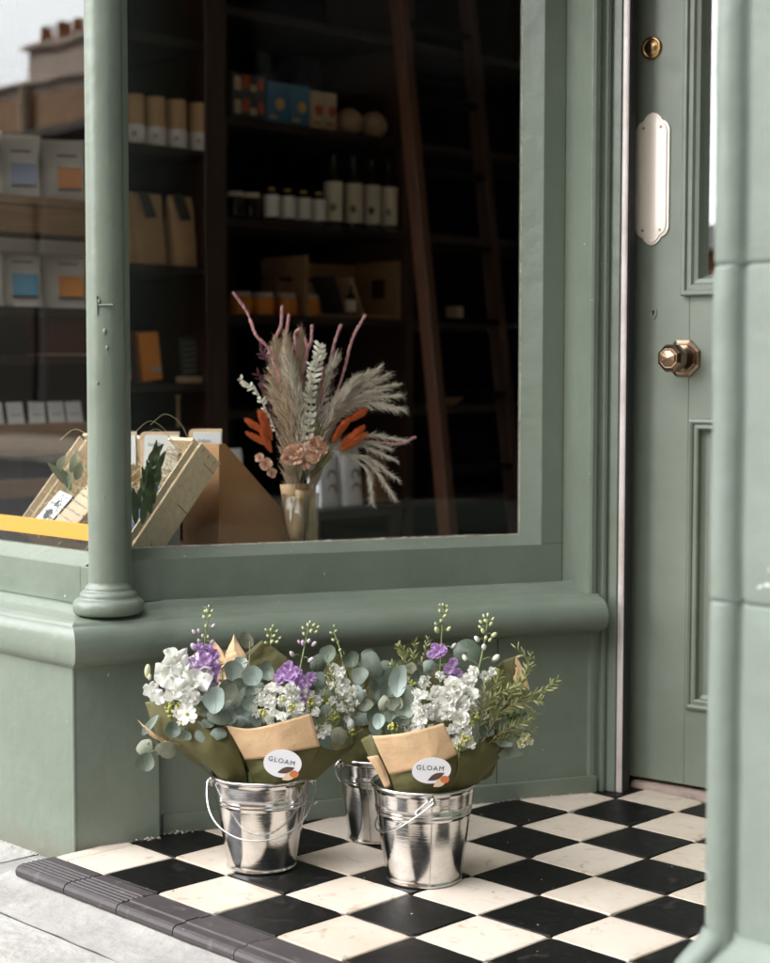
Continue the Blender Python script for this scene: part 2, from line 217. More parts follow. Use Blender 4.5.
# ------------------------------------------------------------------ mesh builder
class MB:
    def __init__(s): s.v = []; s.f = []; s.m = []; s.sm = []
    def add(s, V, F, m=0, smooth=False):
        o = len(s.v); s.v += [tuple(x) for x in V]
        for f in F: s.f.append(tuple(i+o for i in f)); s.m.append(m); s.sm.append(smooth)
    def hexa(s, P, m=0):
        """8 corners: bottom 0-3, top 4-7"""
        s.add(P, [(3, 2, 1, 0), (4, 5, 6, 7), (0, 1, 5, 4), (1, 2, 6, 5), (2, 3, 7, 6), (3, 0, 4, 7)], m)
    def box(s, x0, x1, y0, y1, z0, z1, m=0, X=None):
        P = [Vector(p) for p in ((x0, y0, z0), (x1, y0, z0), (x1, y1, z0), (x0, y1, z0), (x0, y0, z1), (x1, y0, z1), (x1, y1, z1), (x0, y1, z1))]
        if X is not None: P = [X @ p for p in P]
        s.hexa(P, m)
    def sbox(s, s0, s1, d0, d1, z0, z1, m=0):
        s.hexa([S3(a, d, z) for z in (z0, z1) for a, d in ((s0, d1), (s1, d1), (s1, d0), (s0, d0))], m)
    def quad(s, a, b, c, d, m=0): s.add([a, b, c, d], [(0, 1, 2, 3)], m)
    def prism(s, poly, h0, h1, X=None, m=0, smooth=False):
        n = len(poly); V = [Vector((p[0], p[1], h0)) for p in poly]+[Vector((p[0], p[1], h1)) for p in poly]
        if X is not None: V = [X @ v for v in V]
        s.add(V, [tuple(range(n-1, -1, -1)), tuple(range(n, 2*n))], m)
        s.add(V, [(i, (i+1) % n, n+(i+1) % n, n+i) for i in range(n)], m, smooth)
    def lathe(s, prof, X=None, seg=24, m=0, smooth=True, ms=None):
        V = []; n = len(prof)
        for r, z in prof:
            for k in range(seg):
                a = 2*PI*k/seg; V.append(Vector((r*math.cos(a), r*math.sin(a), z)))
        if X is not None: V = [X @ v for v in V]
        o = len(s.v); s.v += [tuple(v) for v in V]
        for i in range(n-1):
            for k in range(seg):
                k2 = (k+1) % seg
                s.f.append((o+i*seg+k, o+i*seg+k2, o+(i+1)*seg+k2, o+(i+1)*seg+k)); s.m.append(ms[i] if ms else m); s.sm.append(smooth)
    def tube(s, pts, r, seg=6, m=0, caps=True):
        pts = [Vector(p) for p in pts]; n = len(pts); rr = r if isinstance(r, (list, tuple)) else [r]*n
        V = []; ref = None
        for i, p in enumerate(pts):
            t = (pts[min(i+1, n-1)]-pts[max(i-1, 0)])
            t = t.normalized() if t.length > 1e-9 else Vector((0, 0, 1))
            if ref is None: ref = t.orthogonal().normalized()
            ref = (ref-t*ref.dot(t)); ref = ref.normalized() if ref.length > 1e-6 else t.orthogonal().normalized()
            b = t.cross(ref)
            for k in range(seg):
                a = 2*PI*k/seg; V.append(p+(ref*math.cos(a)+b*math.sin(a))*rr[i])
        F = [(i*seg+k, i*seg+(k+1) % seg, (i+1)*seg+(k+1) % seg, (i+1)*seg+k) for i in range(n-1) for k in range(seg)]
        s.add(V, F, m, True)
        if caps: s.add(V[:seg], [tuple(range(seg-1, -1, -1))], m); s.add(V[-seg:], [tuple(range(seg))], m)
    def grid(s, P, m=0, smooth=True, closed=False):
        r = len(P); c = len(P[0]); V = [q for row in P for q in row]
        F = [(i*c+j, i*c+(j+1) % c, (i+1)*c+(j+1) % c, (i+1)*c+j) for i in range(r-1) for j in range(c if closed else c-1)]
        s.add(V, F, m, smooth)
    def ell(s, c, rx, ry, rz, X=None, seg=8, rings=6, m=0):
        V = []
        for i in range(rings+1):
            t = PI*i/rings
            for k in range(seg):
                a = 2*PI*k/seg; V.append(Vector((rx*math.sin(t)*math.cos(a), ry*math.sin(t)*math.sin(a), rz*math.cos(t))))
        V = [(X @ v if X is not None else v)+Vector(c) for v in V]
        s.add(V, [(i*seg+k, (i+1)*seg+k, (i+1)*seg+(k+1) % seg, i*seg+(k+1) % seg) for i in range(rings) for k in range(seg)], m, True)
    def build(s, name, mats, parent=None, bevel=0, solid=0, bseg=2, sub=0, loc=None, ang=40):
        me = bpy.data.meshes.new(name); me.from_pydata(s.v, [], s.f)
        if not isinstance(mats, (list, tuple)): mats = [mats]
        for k in mats: me.materials.append(M[k])
        me.polygons.foreach_set('material_index', s.m); me.polygons.foreach_set('use_smooth', s.sm); me.update()
        o = bpy.data.objects.new(name, me); col.objects.link(o)
        if parent is not None: o.parent = parent; o.matrix_parent_inverse = Matrix.Translation(-parent.location)
        if sub: k = o.modifiers.new('smooth', 'SUBSURF'); k.levels = k.render_levels = sub
        if solid: k = o.modifiers.new('thickness', 'SOLIDIFY'); k.thickness = solid; k.offset = 0
        if bevel:
            k = o.modifiers.new('edge', 'BEVEL'); k.width = bevel; k.segments = bseg; k.limit_method = 'ANGLE'; k.angle_limit = math.radians(ang); k.harden_normals = False
        return o
def empty(name, loc, label, cat, group=None):
    o = bpy.data.objects.new(name, None); o.empty_display_size = .05; col.objects.link(o); o.location = loc
    o['label'] = label; o['category'] = cat
    if group: o['group'] = group
    return o
def tag(o, label=None, cat=None, group=None, kind=None):
    if label: o['label'] = label
    if cat: o['category'] = cat
    if group: o['group'] = group
    if kind: o['kind'] = kind
    return o
def frame(d, roll=0.0, loc=(0, 0, 0)):
    """matrix whose z axis points along d"""
    z = Vector(d).normalized(); x = z.orthogonal().normalized(); y = z.cross(x)
    c, s_ = math.cos(roll), math.sin(roll); x, y = x*c+y*s_, y*c-x*s_; l = Vector(loc)
    return Matrix(((x.x, y.x, z.x, l.x), (x.y, y.y, z.y, l.y), (x.z, y.z, z.z, l.z), (0, 0, 0, 1)))
def basis(x, y, z, loc):
    x, y, z, l = Vector(x), Vector(y), Vector(z), Vector(loc)
    return Matrix(((x.x, y.x, z.x, l.x), (x.y, y.y, z.y, l.y), (x.z, y.z, z.z, l.z), (0, 0, 0, 1)))
def rnd(a, b): return random.uniform(a, b)
def jit(v, k): return Vector(v)+Vector((rnd(-k, k), rnd(-k, k), rnd(-k, k)))
def curve(pts, n=12):
    """Catmull-Rom through the points"""
    P = [Vector(p) for p in pts]; P = [P[0]*2-P[1]]+P+[P[-1]*2-P[-2]]; out = []
    k = len(P)-3
    for i in range(n+1):
        u = i/n*k; j = min(int(u), k-1); t = u-j; a, b, c, d = P[j:j+4]
        out.append(((b*2)+(c-a)*t+(a*2-b*5+c*4-d)*t*t+(b*3-a-c*3+d)*t**3)*.5)
    return out
def sweep(mb, path, prof, m=0, smooth=True):
    """profile (outward offset, z) along a plan path, mitred; outward is right of travel"""
    path = [Vector((p[0], p[1])) for p in path]; n = len(path); rows = []
    nr = []
    for i in range(n-1):
        d = (path[i+1]-path[i]).normalized(); nr.append(Vector((d.y, -d.x)))
    for i in range(n):
        if i == 0: o = nr[0]
        elif i == n-1: o = nr[-1]
        else:
            b = (nr[i-1]+nr[i]); o = b/(b.dot(nr[i]))
        rows.append([Vector((path[i].x+o.x*d, path[i].y+o.y*d, z)) for d, z in prof])
    for i in range(n-1): mb.grid([rows[i], rows[i+1]], m, smooth)
    for row in (rows[0], rows[-1]): mb.add(row, [tuple(range(len(row)))], m)
def text_mesh(txt, size, X, name, m, parent, extrude=.0002, spacing=1.0, align='CENTER'):
    cu = bpy.data.curves.new('lettering', 'FONT'); cu.body = txt; cu.size = size; cu.align_x = align; cu.align_y = 'CENTER'; cu.extrude = extrude; cu.space_character = spacing; cu.resolution_u = 3
    to = bpy.data.objects.new('lettering_source', cu); col.objects.link(to); bpy.context.view_layer.update()
    me = bpy.data.meshes.new_from_object(to.evaluated_get(bpy.context.evaluated_depsgraph_get())); bpy.data.objects.remove(to); bpy.data.curves.remove(cu)
    me.transform(X); me.materials.clear(); me.materials.append(M[m]); me.name = name
    o = bpy.data.objects.new(name, me); col.objects.link(o)
    if parent is not None: o.parent = parent; o.matrix_parent_inverse = Matrix.Translation(-parent.matrix_world.translation)
    return o
# ================================================================== THE SETTING
TS = .1524
mb = MB(); mb.box(-60, 60, -60, -.185, -.25, -.19, 0); mb.box(-60, 60, -.185, 60, -.25, -.19, 0)
tag(mb.build('ground', 'asphalt'), kind='structure')
# lobby floor: bevelled tiles in a grout bed
mb = MB(); mb.box(-.153, 1.6, -.07, 1.3, -.045, -.0035, 2); tones = []
def add_tile(x0, x1, y0, y1, m, ridges=None):
    g = .0011; x0 += g; x1 -= g; y0 += g; y1 -= g; z = rnd(-.0008, .0004); tl = rnd(-.0008, .0008); tm = rnd(-.0008, .0008); base = rnd(-.16, .16); sd_ = rnd(0, 99)
    cs = [(x0, y0), (x1, y0), (x1, y1), (x0, y1)]; out = []; K = 9; cx_, cy_ = (x0+x1)/2, (y0+y1)/2; hw, hh = (x1-x0)/2, (y1-y0)/2
    chip = random.randrange(4) if rnd(0, 1) < .3 else -1; cr_ = rnd(.003, .008)
    for q in range(4):
        a_, b_ = cs[q], cs[(q+1) % 4]
        for k in range(K):
            u = k/K; x, y = a_[0]+(b_[0]-a_[0])*u, a_[1]+(b_[1]-a_[1])*u; w_ = .0014*max(0, noise.noise(Vector((x*70, y*70, sd_)))+.1)
            if k == 0: w_ += .0012+(cr_ if q == chip else 0)*.6
            dx, dy = x-cx_, y-cy_
            x -= math.copysign(min(w_, .01), dx) if abs(dx) > hw*.999 else 0; y -= math.copysign(min(w_, .01), dy) if abs(dy) > hh*.999 else 0
            out.append((x, y))
    n = len(out); V = []; T_ = []
    def zz(x, y): return z+tl*(x-cx_)/hw+tm*(y-cy_)/hh
    for ins, dz, tn in ((0, -.02, .3), (0, -.0018, .34), (.0017, 0, .2), (.012, .0001, .05), (.03, .0002, 0)):
        for x, y in out:
            fx, fy = 1-min(.95, ins/hw), 1-min(.95, ins/hh); X_, Y_ = cx_+(x-cx_)*fx, cy_+(y-cy_)*fy; V.append((X_, Y_, dz if dz == -.02 else zz(X_, Y_)+dz)); T_.append(base+tn)
    F = [(r*n+k, r*n+(k+1) % n, (r+1)*n+(k+1) % n, (r+1)*n+k) for r in range(4) for k in range(n)]+[tuple(range(4*n, 5*n))]
    mb.add(V, F, m); tones.extend(T_)
tones.extend([0]*8)
for i in range(-1, 10):
    for j in range(0, 8):
        x0, x1, y0, y1 = i*TS, (i+1)*TS, j*TS, (j+1)*TS
        if j == 7: y1 = 1.17
        mm = 1 if (i+j) % 2 else 0
        if i == -1 and j == 0: add_tile(x0, -.115, y0, y1, mm); x0 = -.115
        add_tile(x0, x1, y0, y1, mm)
floor = mb.build('lobby_floor', ['tile_black', 'tile_cream', 'grout'])
a = floor.data.attributes.new('tone', 'FLOAT', 'POINT'); a.data.foreach_set('value', tones); tag(floor, kind='structure')
# the tiled step edge along the pavement
mb = MB(); tones = []
for i in range(-1, 10):
    x0, x1 = i*TS+.0012, (i+1)*TS-.0012
    prof = [(-.003, -.03), (-.003, 0)]
    if i < 1:      # worn ribbed tiles
        for k in range(5):
            y = -.022-k*.0105; prof += [(y, 0), (y-.002, .0016), (y-.006, .0016), (y-.008, 0)]
    else: prof += [(-.028, 0), (-.031, .0022), (-.056, .0022), (-.059, 0)]
    prof += [(-.076, 0), (-.0815, -.0025), (-.0845, -.008), (-.0845, -.014), (-.082, -.019), (-.076, -.021), (-.076, -.03)]
    dz = rnd(-.0012, .0006)
    A = [Vector((x0, y, z+dz)) for y, z in prof]; B = [Vector((x1, y, z+dz)) for y, z in prof]
    mb.grid([A, B], 0, False); mb.add(A, [tuple(range(len(A)))], 0); mb.add(B, [tuple(range(len(B)-1, -1, -1))], 0)
    tones += [rnd(-.2, .2)]*(len(prof)+1)
step = mb.build('doorstep_edging', 'tile_edge'); a = step.data.attributes.new('tone', 'FLOAT', 'FACE'); a.data.foreach_set('value', tones); tag(step, kind='structure')
# pavement
mb = MB(); mb.box(-9, 9, -2.3, .3, -.19, -.0345, 1)
def rough_slab(x0, x1, y0, y1, m=0, zt=-.03):
    n = 6; g = .004
    P = [[Vector((x0+g+(x1-x0-2*g)*i/n+(rnd(-.003, .003) if j in (0, n) else 0), y0+g+(y1-y0-2*g)*j/n+(rnd(-.003, .003) if i in (0, n) else 0), zt+rnd(-.0006, .0006)-(.0025 if i in (0, n) or j in (0, n) else 0))) for j in range(n+1)] for i in range(n+1)]
    mb.grid(P, m, True)
xs = [-5.2, -4.6, -4, -3.4, -2.8, -2.2, -1.6, -1.0, -.55, -.28, .335, .95, 1.55, 2.15, 2.75, 3.35, 4, 4.6, 5.2]
ys = [-2.3, -1.85, -1.35, -.85, -.19]
for i in range(len(xs)-1):
    for j in range(len(ys)-1): rough_slab(xs[i], xs[i+1], ys[j], ys[j+1])
for i in range(9): rough_slab(xs[i], min(xs[i+1], -.165), -.19, .06)
mb.grid([[Vector((x, y, z+rnd(-.0015, .0015))) for y, z in ((-.192, -.031), (-.165, -.029), (-.135, -.0275), (-.105, -.0265), (-.09, -.0215), (-.07, -.019))] for x in np.linspace(-.19, 1.7, 40)], 2)
tag(mb.build('pavement', ['paving', 'joint', 'concrete']), kind='structure')
mb = MB(); mb.box(-60, 60, -2.42, -2.305, -.19, -.028); tag(mb.build('kerb', 'concrete', bevel=.01), kind='structure')
mb = MB(); mb.box(-60, 60, -11, -9, -.19, -.05); tag(mb.build('far_pavement', 'paving'), kind='structure')
mb = MB(); mb.box(-60, -9.01, -2.3, .3, -.19, -.03); mb.box(9.01, 60, -2.3, .3, -.19, -.03); tag(mb.build('street_pavement', 'paving'), kind='structure')
# ================================================================== THE SHOP FRONT
shop = empty('shop_front', (0, .05, 0), 'sage green painted wooden shop front with splayed window, round column and recessed door', 'shop front')
PX = -.2245                                           # where the street face meets the splay
# stall riser: street face, corner block, splay face
mb = MB()
cb = [(-3.0, .05), (-.164, .05), S3(-.012, .034, 0).to_tuple()[:2], S3(-.012, -.1, 0).to_tuple()[:2], (-3.0, .18)]
mb.prism(cb, -.05, .352)
mb.tube([(-.166, .0535, -.04), (-.166, .0535, .35)], .0045, 8)         # corner bead
mb.tube([S3(-.17, .0335, -.04), S3(-.17, .0335, .35)], .003, 8)
mb.build('stall_riser', 'green', shop, bevel=.003)
mb = MB()
mb.sbox(-.06, .2, -.1, 0, -.05, .36); mb.sbox(.2015, .70, -.1, .0005, -.05, .36); mb.sbox(.7015, .93, -.1, 0, -.05, .36)   # boards with fine seams
mb.sbox(-.0, .928, .0, .006, -.05, .036)                                 # skirting
mb.build('stall_riser', 'green', shop, bevel=.0018)
# sill moulding
prof = [(-.16, .332), (0.0, .338), (.012, .339), (.022, .345), (.036, .349), (.047, .357), (.053, .369), (.054, .381), (.051, .393), (.043, .404), (.031, .411), (.018, .4145), (.012, .4155), (.010, .419), (-.02, .4225), (-.055, .425), (-.06, .427), (-.064, .434), (-.072, .438), (-.082, .438), (-.09, .433), (-.1, .43), (-.2, .43)]
mb = MB()
oc = Vector((-.125, .03, 0)); bc = Vector((-.164, .05, 0)); oo = (oc-bc)/.053
ST_ = [(Vector((-3, .05, 0)), Vector((0, -.42, 0)), Vector((0, -1, 0))), (Vector((-.30, .05, 0)), Vector((0, -.42, 0)), Vector((0, -1, 0))), (bc, oo, Vector((.62, -.72, 0))),
       (S3(-.016, .034, 0), SN*.55, SN), (S3(.0, .02, 0), SN*.75, SN), (S3(.03, .003, 0), SN*.98, SN), (S3(.925, .002, 0), SN, SN)]
rows = [[b_+(o1 if d > 0 else o2)*d+Vector((0, 0, z)) for d, z in prof] for b_, o1, o2 in ST_]
mb.grid(rows[:3]); mb.grid([[v.copy() for v in rows[2]]]+rows[3:])
for row in (rows[0], rows[-1]): mb.add(row, [tuple(range(len(row)))])
# rounded stop end of the roll
c0 = S3(.918, .0, 0)
mb.build('sill_moulding', 'green', shop)
# column with turned base
cc = Vector((-.19, .15, 0)); mb = MB()
rows = []
for k in range(40):
    z = .47+k/39*2.1; r = .0366-.0022*min(1, k/20)
    rows.append((r, z))
mb.lathe(rows, Matrix.Translation(cc), 40)
mb.tube([(cc.x+.018, cc.y-.031, .985), (cc.x+.019, cc.y-.033, 1.02)], .0022, 6)      # painted-over staple
mb.tube([cc+Vector((.021, -.031, 1.003)), cc+Vector((.041, -.012, 1.004))], .002, 6)
for zz, dx, s_ in ((.955, .004, 1.), (.925, .008, .8), (1.01, -.006, .9), (.86, -.01, .5), (.65, .0, .5)):
    p = cc+TOC*.0352+RGT*dx; mb.ell((p.x, p.y, zz), .004*s_, .004*s_, .006*s_)
colo = mb.build('column', 'green', shop)
mb = MB(); mb.lathe([(.0, .428), (.062, .428), (.0655, .433), (.067, .441), (.066, .449), (.061, .455), (.056, .457), (.0535, .459), (.0535, .462), (.0525, .467), (.047, .471), (.044, .472), (.044, .4755), (.043, .479), (.0395, .481), (.0368, .485), (.036, .492)], Matrix.Translation(cc), 48)
o = mb.build('column_base', 'green', shop); o.parent = colo; o.matrix_parent_inverse = Matrix()
# window frames ------------------------------------------------
FT = 2.45
mb = MB()                       # splay window: bottom rail, right stile, top rail, with sloping inner beads
mb.sbox(-.09, .905, -.2, -.12, .43, .5135); mb.sbox(.8545, .905, -.2, -.12, .5135, FT); mb.sbox(-.09, .905, -.2, -.118, FT, FT+.08)
mb.sbox(-.09, -.055, -.2, -.12, .5135, FT)
def bead(p0, p1, q0, q1, r0, r1): mb.add([p0, p1, q1, q0, r0, r1], [(0, 1, 2, 3), (3, 2, 5, 4)])
mb.add([S3(-.055, -.1205, .5135), S3(.8545, -.1205, .5135), S3(.822, -.158, .5315), S3(-.055, -.158, .5315), S3(-.055, -.17, .5315), S3(.822, -.17, .5315)], [(0, 1, 2, 3), (3, 2, 5, 4)])
mb.add([S3(.8545, -.1205, .5135), S3(.8545, -.1205, FT), S3(.822, -.158, FT), S3(.822, -.158, .5315), S3(.822, -.17, .5315), S3(.822, -.17, FT)], [(0, 3, 2, 1), (3, 4, 5, 2)])
fr1 = mb.build('window_frame', 'green', shop, bevel=.0015)
mb = MB()                       # ragged putty line on the glass
P = []
for k in range(90):
    s_ = -.05+k/89*.872; P.append([S3(s_, -.158, .5318), S3(s_, -.1594, .5318+.002+.0035*abs(noise.noise(Vector((s_*60, 0, 0))))+.0006*rnd(0, 1))])
mb.grid(P); P = []
for k in range(120):
    z = .5318+k/119*1.6; P.append([S3(.8218, -.158, z), S3(.8218-.0015-.003*abs(noise.noise(Vector((z*50, 3, 0)))), -.1594, z)])
mb.grid(P); o = mb.build('putty', 'crumb', fr1); o.parent = fr1; o.matrix_parent_inverse = Matrix()
mb = MB(); mb.sbox(-.07, .835, -.166, -.160, .52, FT); mb.build('window_pane', 'glass', shop)
mb = MB()                       # street window
mb.box(-2.9, -.31, .17, .25, .43, .505); mb.box(-.31, -.262, .17, .2, .43, .505); mb.box(-2.9, -.3, .17, .25, FT, FT+.08); mb.box(-2.9, -2.8, .17, .25, .505, FT); mb.box(-.287, -.25, .205, .25, .43, FT)
mb.add([(-2.8, .1705, .505), (-.295, .1705, .505), (-.295, .205, .527), (-2.8, .205, .527), (-.295, .22, .527), (-2.8, .22, .527)], [(0, 1, 2, 3), (3, 2, 4, 5)])
mb.build('window_frame', 'green', shop, bevel=.0015)
mb = MB(); mb.box(-2.85, -.295, .207, .213, .515, FT); mb.build('window_pane', 'street_glass', shop)
# reveal and jamb up to the door
mb = MB()
jp = [S3(.906, -.14, 0), S3(.906, -.0, 0), S3(.912, .004, 0), S3(.922, .0035, 0), S3(.928, -.004, 0), S3(.934, -.004, 0), S3(.938, .004, 0), S3(.946, .004, 0), S3(.95, -.003, 0), Vector((.272, 1.104, 0)), Vector((.272, 1.135, 0)), Vector((.20, 1.26, 0)), Vector((.08, 1.2, 0))]
mb.prism([(p.x, p.y) for p in jp], -.04, 2.62)
mb.build('door_jamb', 'green', shop, bevel=.0012)
mb = MB(); mb.box(.2735, .2835, 1.107, 1.125, 0.0, 2.55); mb.tube([(.284, 1.1105, 0), (.284, 1.1105, 2.55)], .003, 8)
mb.build('metal_edge_strip', 'strip', shop, bevel=.002)
mb = MB(); mb.box(.262, .2865, 1.1255, 1.136, 0, 2.55); mb.box(.2838, .2885, 1.114, 1.125, 0, 2.55); mb.build('door_stop_shade', 'dark', shop)  # near-black colour paints the shade between metal strip and door
# threshold
mb = MB(); P = [[Vector((.27+.83*i/30, y, z+rnd(-.0012, .0012))) for y, z in ((1.163, -.004), (1.165, .008), (1.17, .0125), (1.19, .014), (1.26, .014))] for i in range(31)]
mb.grid(P); mb.v = [tuple(Matrix.Translation((.27, 1.163, 0)) @ Matrix.Rotation(math.radians(6), 4, 'Z') @ Vector((v[0]-.27, v[1]-1.163, v[2]))) for v in mb.v]; mb.build('threshold', 'stone_sill', shop)
# the door ------------------------------------------------
DY = 1.2
mb = MB()
X0, X1 = .229, 1.075; B0, T0 = .022, 2.12
mb.box(X0, .362, DY, DY+.045, B0, T0); mb.box(.998, X1, DY, DY+.045, B0, T0)
mb.box(.362, .998, DY+.0003, DY+.0447, B0, .186); mb.box(.362, .998, DY+.0003, DY+.0447, .782, 1.045); mb.box(.362, .998, DY+.0003, DY+.0447, 2.0, T0)
mb.box(.362, .998, DY+.016, DY+.03, .186, .782)
door = mb.build('door', 'green_door', shop, bevel=.0012)
def rect_mould(x0, x1, z0, z1, steps, name):
    """picture-frame moulding: list of (inset, outward)"""
    m2 = MB(); rows = [[Vector((x, DY-o, z)) for x, z in ((x0+i, z0+i), (x1-i, z0+i), (x1-i, z1-i), (x0+i, z1-i))] for i, o in steps]
    for r1, r2 in zip(rows, rows[1:]): m2.grid([r1, r2], 0, False, True)
    o = m2.build(name, 'green_door', door, bevel=.001); o.matrix_parent_inverse = Matrix(); return o
rect_mould(.347, 1.005, 1.036, 2.01, [(0, 0), (0, .013), (.003, .016), (.01, .016), (.013, .010), (.022, .010), (.026, .004), (.034, .002), (.038, -.012), (.044, -.0245)], 'glazing_moulding')
rect_mould(.365, .995, .183, .785, [(0, 0), (.001, .007), (.006, .009), (.010, .006), (.011, .002), (.018, .003), (.021, .001), (.022, -.012), (.03, -.0155)], 'panel_moulding')
mb = MB(); mb.box(.392, .968, DY+.02, DY+.024, 1.07, 1.98); o = mb.build('door_pane', 'door_glass', door); o.matrix_parent_inverse = Matrix()
mb = MB(); mb.box(.392, .968, DY+.045, DY+.05, 1.07, 1.98); o = mb.build('door_backing', 'dark', door); o.matrix_parent_inverse = Matrix()  # near-black panel closing the door glass from behind
YM = Matrix.Rotation(PI/2, 4, 'X')             # local z -> -y
def onDoor(x, z): return Matrix.Translation((x, DY, z)) @ YM
def dpart(m_, name, mt, **k):
    o = m_.build(name, mt, door, **k); o.matrix_parent_inverse = Matrix(); return o
mb = MB(); X = onDoor(.268, 1.547)
mb.lathe([(.0235, 0), (.0235, .003), (.022, .0055), (.018, .006), (.0165, .0045), (.0145, .0045), (.0135, .006), (.0, .0062)], X, 32)
mb.box(-.0018, .0018, -.009, .0075, .0058, .0066, 1, X); mb.ell(X @ Vector((0, .006, .0062)), .003, .003, .003, m=1)
dpart(mb, 'lock_cylinder', ['brass', 'black'])
# porcelain finger plate
o_ = []
w, h = .0325, .136
for t in ((0, h), (.008, h-.003), (.014, h-.009), (.018, h-.016), (.0235, h-.019), (.0285, h-.024), (w, h-.034)): o_.append(t)
outl = o_+[(x, -z) for x, z in reversed(o_)]; outl = outl+[(-x, z) for x, z in reversed(outl) if x > 0]; outl = [(x*1.2, z) for x, z in outl]
mb = MB(); X = onDoor(.274, 1.279)
mb.prism(outl, 0, .004, X); mb.prism([(x*.86, z*.965) for x, z in outl], .004, .0065, X)
for x in (-.02, .02):
    for z in (-.105, .105): mb.lathe([(.0032, .0065), (.003, .0078), (0, .008)], X @ Matrix.Translation((x, z, 0)), 10, 1)
dpart(mb, 'finger_plate', ['porcelain', 'brass'], bevel=.0022, bseg=3)
# small painted keyhole escutcheon
mb = MB(); X = onDoor(.279, 1.003); mb.prism([(.0085*math.sin(a)*(1-.25*max(0, -math.cos(a))), .013*math.cos(a)) for a in np.linspace(0, 2*PI, 20, endpoint=False)], 0, .002, X)
mb.ell(X @ Vector((0, .003, .0022)), .0032, .0032, .0032, m=1); mb.box(-.0014, .0014, -.006, .003, .002, .0028, 1, X)
dpart(mb, 'keyhole', ['green_door', 'black'], bevel=.0006)
# knob
KX, KZ = .350, .909
mb = MB(); X = onDoor(KX, KZ) @ Matrix.Rotation(PI/8, 4, 'Z')
mb.lathe([(.041, 0), (.041, .0035), (.034, .006), (.031, .006), (.029, .0085), (.014, .0095), (.013, .011)], X, 8, smooth=False)
mb.lathe([(.013, .009), (.0165, .012), (.0165, .016), (.011, .019), (.0105, .026), (.013, .031), (.017, .034)], X, 24)
mb.lathe([(.016, .033), (.026, .036), (.030, .041), (.0305, .055), (.028, .061), (.0205, .067), (.019, .0665), (.016, .069), (.0, .0705)], X, 8, smooth=False)
dpart(mb, 'door_knob', 'bronze', bevel=.001)
DROT = Matrix.Translation((.247+.027, DY-.027, 0)) @ Matrix.Rotation(math.radians(7.5), 4, 'Z') @ Matrix.Translation((-.247, -DY, 0))
for o in [door]+list(door.children): o.data.transform(DROT)
# right-hand splay (mostly hidden by the pilaster), ceiling, fascia, wall over
mb = MB(); A0 = Vector((1.42, .082, 0)); A1 = Vector((1.09, 1.13, 0)); dr = (A1-A0).normalized(); no = Vector((-dr.y, dr.x, 0))
def rb(s0, s1, d0, d1, z0, z1, m=0): mb.hexa([A0+dr*a_+no*d_+Vector((0, 0, z)) for z in (z0, z1) for a_, d_ in ((s0, d0), (s1, d0), (s1, d1), (s0, d1))], m)
Ls = (A1-A0).length
rb(0, Ls, -.1, 0, -.05, .36); rb(0, Ls, -.12, .04, .36, .42); rb(0, Ls, -.2, -.12, .42, .51); rb(0, .06, -.2, -.1, .51, 2.5); rb(Ls-.07, Ls, -.2, -.02, .42, 2.6)
mb.box(1.076, 1.3, 1.13, 1.26, -.05, 2.6)
mb.build('stall_riser', 'green', shop, bevel=.003)
mb = MB(); rb(.05, Ls-.07, -.166, -.16, .5, 2.5); mb.build('window_pane', 'dull_glass', shop)
mb = MB(); mb.box(-3.0, 1.9, .0, 1.30, 2.62, 2.68); mb.box(-3.2, 1.9, .01, .12, 2.53, 2.615); mb.sbox(-.25, .95, -.22, .03, 2.535, 2.617)
mb.box(.26, 1.12, 1.18, 1.26, 2.125, 2.61)
mb.build('lobby_ceiling', 'pale_room', shop)
mb = MB(); mb.box(-3.2, 2.4, -.14, .05, 2.69, 3.2); mb.box(-3.3, 2.5, -.24, .05, 3.205, 3.3); mb.build('fascia', 'green', shop, bevel=.006)
mb = MB(); mb.box(-9, 9, .06, .4, 3.31, 8); mb.box(-9, -3.05, .06, .4, -.05, 3.305); mb.box(2.0, 9, .06, .4, -.05, 3.305); mb.build('upper_wall', 'brick', shop)
# stone pilaster at the right, rolled edge and ashlar joints
PXL, PYF = 1.334, -.12
pl = []
for k in range(9):
    t = PI*k/8; pl.append((PXL+.019-.019*math.cos(t), PYF+.012-.016*math.sin(t)))
sec = [(PXL, .08)]+pl+[(PXL+.041, PYF+.011), (PXL+.047, PYF+.008), (PXL+.052, PYF), (PXL+.30, PYF), (PXL+.306, PYF+.008), (PXL+.312, PYF+.011)]+[(x+.31, y) for x, y in pl]+[(PXL+.36, .08)]
zs = [-.03, .19, .628, 1.002, 1.38, 1.75, 2.12, 2.66]
mb = MB()
for z0, z1 in zip(zs[1:], zs[2:]):
    sub_n = 7
    cx_ = PXL+.18
    rows = []
    for k, (zz, ins) in enumerate([(z0+.0004, .0022), (z0+.002, .0007), (z0+.006, 0)]+[(z0+(z1-z0)*q/sub_n, 0) for q in range(1, sub_n)]+[(z1-.006, 0), (z1-.002, .0007), (z1-.0004, .0022)]):
        row = []
        for x, y in sec:
            w_ = noise.noise(Vector((x*14, y*14, zz*9)))*.0016
            row.append(Vector((x+(ins if x < cx_ else -ins)+w_, y+(ins if y < .0 else 0)+w_, zz)))
        rows.append(row)
    mb.grid(rows, 0, True, True)
pil = mb.build('pilaster', 'green_stone', shop)
mb = MB(); rows = []
for d, z in [(.026, -.035), (.027, .08), (.027, .168), (.029, .184), (.0275, .198), (.023, .212), (.015, .225), (.007, .237), (.002, .246), (0, .254)]:
    rows.append([Vector((x+(-d if x < PXL+.18 else d)*(1 if True else 0), y-(d if y < .0 else 0), z)) for x, y in sec])
for r1 in rows:
    for v in r1: v += Vector((1, 1, 0))*noise.noise(v*12)*.002
mb.grid(rows, 0, True, True); o = mb.build('pilaster_base', 'green_stone', pil); o.matrix_parent_inverse = Matrix()
